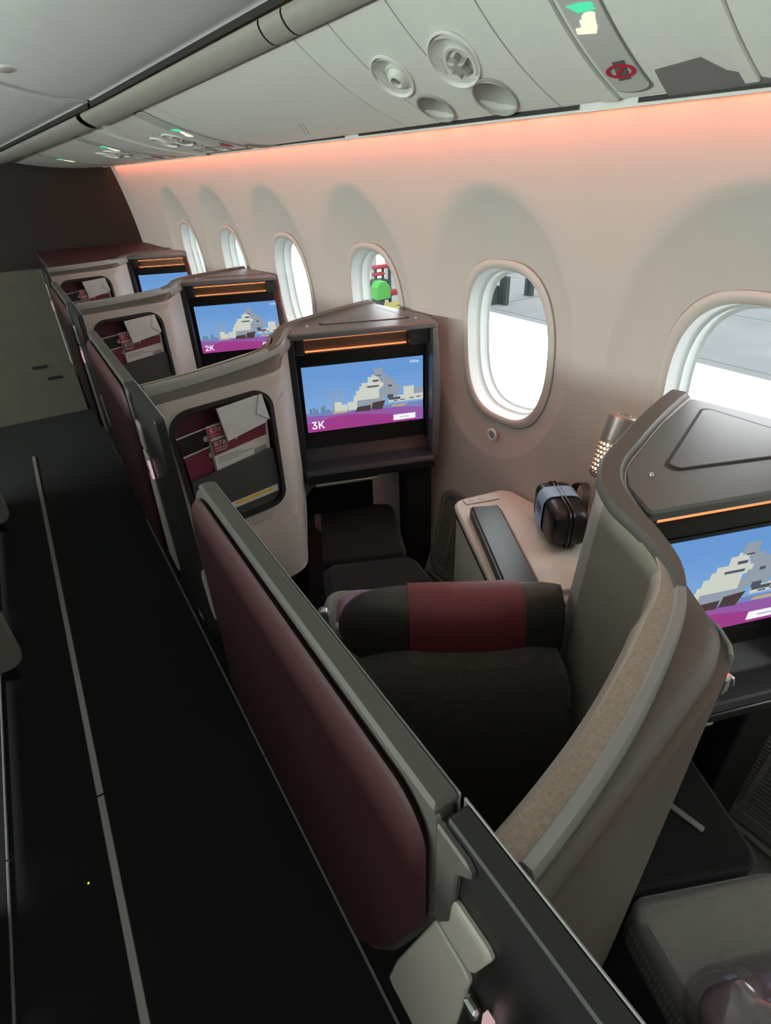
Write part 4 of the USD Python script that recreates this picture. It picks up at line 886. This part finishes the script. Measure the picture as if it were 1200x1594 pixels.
make_grille(.02, .31, .19, .50, 'large slatted air grille low on the wall at the lower right edge')

# ================================================================== MIDDLE SUITES (left edge)
for i in range(3):
    y = -.1 + i * PITCH - (0 if i else 0)
    t = thing('middle_suite_door', ['maroon sliding door of the middle suite nearest the camera', 'maroon middle suite door at the left edge by the floor strip', 'furthest maroon middle suite door at the left edge'][i], 'sliding door')
    obj('door_panel', sideways(rpoly([(y, .04), (y + .93, .04), (y + .93, 1.222), (y, 1.222)], .05, 5), -.60, -.575, .004), 'rail_bronze', t)
    obj('maroon_pad', sideways(rpoly([(y + .012, .06), (y + .918, .06), (y + .918, 1.205), (y + .012, 1.205)], .06, 5), -.577, -.555, .009), 'maroon_pad', t, smooth=50)
    obj('light_block_panel', bxm(-.60, -.575, y + .935, y + 1.264, .0, 1.222, .004), 'base_panel', t)  # added panel, stops low light crossing between the doors
for i in range(2):
    y = 2.06 + i * PITCH
    t = thing('middle_suite_wing', ['cream rounded wing panel low at the left edge of the aisle', 'further cream wing panel at the left edge of the aisle'][i], 'suite wing')
    obj('wing_panel', upright(rpoly([(-.551, .05), (-.425, .05), (-.425, 1.19), (-.551, 1.19)], [.01, .06, .02, .01], 7), y, y + .04, .006), 'shell_cream', t)
    obj('top_rail', bxm(-.552, -.42, y - .005, y + .05, 1.19, 1.225, .006), 'rail_bronze', t)
    obj('wing_foot', bxm(-.515, -.47, y + .005, y + .035, 0, .052, .003), 'charcoal', t)

# ================================================================== OUTSIDE
GZ = -3.6
obj('apron_ground', bxm(1.9, 140, -60, 140, GZ - .2, GZ, 0), 'apron', kind='structure', label='pale concrete airport apron outside the windows', cat='ground')
for i, (x0, y0, x1, y1) in enumerate([(12, -20, 12, 60), (17, -20, 17, 60), (23, -20, 23, 60), (8, 12, 40, 12), (8, 19, 40, 19), (8, 26, 40, 30)]):
    d = np.array([x1 - x0, y1 - y0], float); d /= np.linalg.norm(d); n = np.array([-d[1], d[0]]) * .04
    a, b = np.array([x0, y0]), np.array([x1, y1]); obj('apron_joint', prism([a + n, b + n, b - n, a - n], GZ + (.004 if i > 2 else 0), GZ + (.008 if i > 2 else .004)), 'apron_line', label=['concrete joint line nearest the aircraft', 'second concrete joint line out on the apron', 'third concrete joint line out on the apron', 'nearest cross joint on the apron', 'middle cross joint on the apron', 'furthest cross joint on the apron'][i], cat='joint line')
tk = thing('service_truck', 'white service truck roof filling the lower half of the windows', 'truck')
obj('truck_roof', bxm(2.4, 5.4, -7, 6.1, -.16, -.06, .03), 'truck_white', tk)
obj('truck_body', bxm(2.5, 5.3, -6.9, 6.0, -2.9, -.16, .03), 'truck_grey', tk)
for yy in (-5, 5):
    for xx in (2.7, 5.1): obj('wheel', lathe([(0, -.15), (.4, -.15), (.45, -.1), (.45, .1), (.4, .15), (0, .15)], 24, (xx, yy, GZ + .45), (1, 0, 0)), 'steel_grey', tk)
ct = thing('catering_truck', 'tall white catering truck body seen through the forward windows', 'truck')
obj('box_body', bxm(5.2, 8.95, 14.6, 24, GZ + 1.0, 4.6, .05), 'truck_grey', ct); obj('box_edge', cat_(bxm(8.85, 9.05, 14.45, 14.75, GZ + .9, 4.6, .03)), 'truck_white', ct)
obj('box_door', bxm(5.5, 8.6, 14.5, 14.62, GZ + 1.2, 4.2, .02), 'truck_white', ct)
obj('chassis', bxm(5.4, 8.5, 14.8, 23.8, GZ + .45, GZ + 1.0, .03), 'steel_grey', ct)
for yy in (16, 22):
    for xx in (5.6, 8.3): obj('wheel', lathe([(0, -.15), (.4, -.15), (.45, -.1), (.45, .1), (.4, .15), (0, .15)], 24, (xx, yy, GZ + .45), (1, 0, 0)), 'steel_grey', ct)
def ground(dy, dz): k = (GZ - 1.65) / dz; return k, k * dy       # where a line of sight (1, dy, dz) from the camera's spot reached the apron
st = thing('lamp_standard', 'grey post with box base on the apron left in the middle window', 'post')
x, y = ground(1.094, -.298); obj('post', bxm(x - .10, x + .10, y - .10, y + .10, GZ, GZ + 2.6, .02), 'steel_grey', st); obj('post_sleeve', bxm(x - .17, x + .17, y + .1, y + .2, GZ + .8, GZ + 2.6, .02), 'truck_grey', st); obj('base_box', bxm(x - .22, x + .22, y - .22, y + .22, GZ, GZ + .75, .02), 'steel_grey', st)
for (dy, dz), hh, lab in (((1.046, -.294), 1.15, 'dark grey barrier frame beside the post in the middle window'), ((.975, -.262), 1.15, 'second dark grey barrier frame to the right in the middle window')):
    x, y = ground(dy, dz); f = thing('barrier_frame', lab, 'barrier')
    obj('upright_post', bxm(x - .11, x + .11, y - .11, y + .11, GZ, GZ + hh, .01), 'steel_grey', f); s = 1 if hh and lab[0] == 'd' else -1
    obj('top_bar', bxm(x - .1, x + .1, min(y, y + s * .24), max(y, y + s * .24), GZ + hh - .26, GZ + hh, .01), 'steel_grey', f); obj('far_post', bxm(x - .09, x + .09, y + s * .24 - .09, y + s * .24 + .09, GZ, GZ + hh, .01), 'steel_grey', f)
# loader with green hood, red arms and a yellow chequer deck, seen in the fourth window
ld = thing('cargo_loader', 'loader with green hood, red arms and yellow deck in the window past the 3K console', 'loader')
obj('deck', bxm(6.9, 9.0, 11.2, 13.6, GZ + .5, -1.62, .03), 'steel_grey', ld)
obj('yellow_deck', bxm(7.5, 8.9, 11.5, 12.55, -1.62, -1.26, .01), 'barrier_yellow', ld)
for i in range(5): obj('deck_slot', bxm(7.65 + i * .24, 7.75 + i * .24, 11.6 + .35 * (i % 2), 11.75 + .35 * (i % 2), -1.26, -1.25, 0), 'steel_grey', ld)
obj('red_beam', bxm(7.75, 8.75, 12.75, 12.9, -1.16, -1.02, .02), 'machine_red', ld)
gh = upright(rpoly([(-.19, 0), (.19, 0), (.19, .27), (.09, .40), (-.09, .40), (-.19, .27)], [.01, .01, .05, .06, .06, .05], 4), -.15, .15, .012); obj('green_hood', mv(gh, 7.40, 12.05, -1.03), 'machine_green', ld)
obj('hood_post', bxm(7.32, 7.46, 12.0, 12.12, -1.62, -1.03, .01), 'steel_grey', ld)
obj('red_head', bxm(7.72, 8.15, 12.85, 12.98, -.50, -.41, .02), 'machine_red', ld); obj('red_head', bxm(7.72, 8.05, 12.85, 12.98, -.66, -.58, .02), 'machine_red', ld)
for xx in (7.78, 8.0, 8.2): obj('mast', bxm(xx, xx + .06, 12.9, 12.97, -1.62, -.42, .01), 'steel_grey', ld)
obj('engine_cover', bxm(7.75, 8.3, 13.0, 13.4, -1.3, -.80, .03), 'steel_grey', ld)
obj('white_arm', tube([(8.15, 12.7, -.30), (8.42, 12.65, -.42), (8.46, 12.6, -.75), (8.40, 12.55, -1.05)], .10, 12), 'truck_white', ld)
for yy in (11.5, 13.2):
    for xx in (7.1, 8.8): obj('wheel', lathe([(0, -.12), (.35, -.12), (.4, -.08), (.4, .08), (.35, .12), (0, .12)], 20, (xx, yy, GZ + .4), (1, 0, 0)), 'steel_grey', ld)
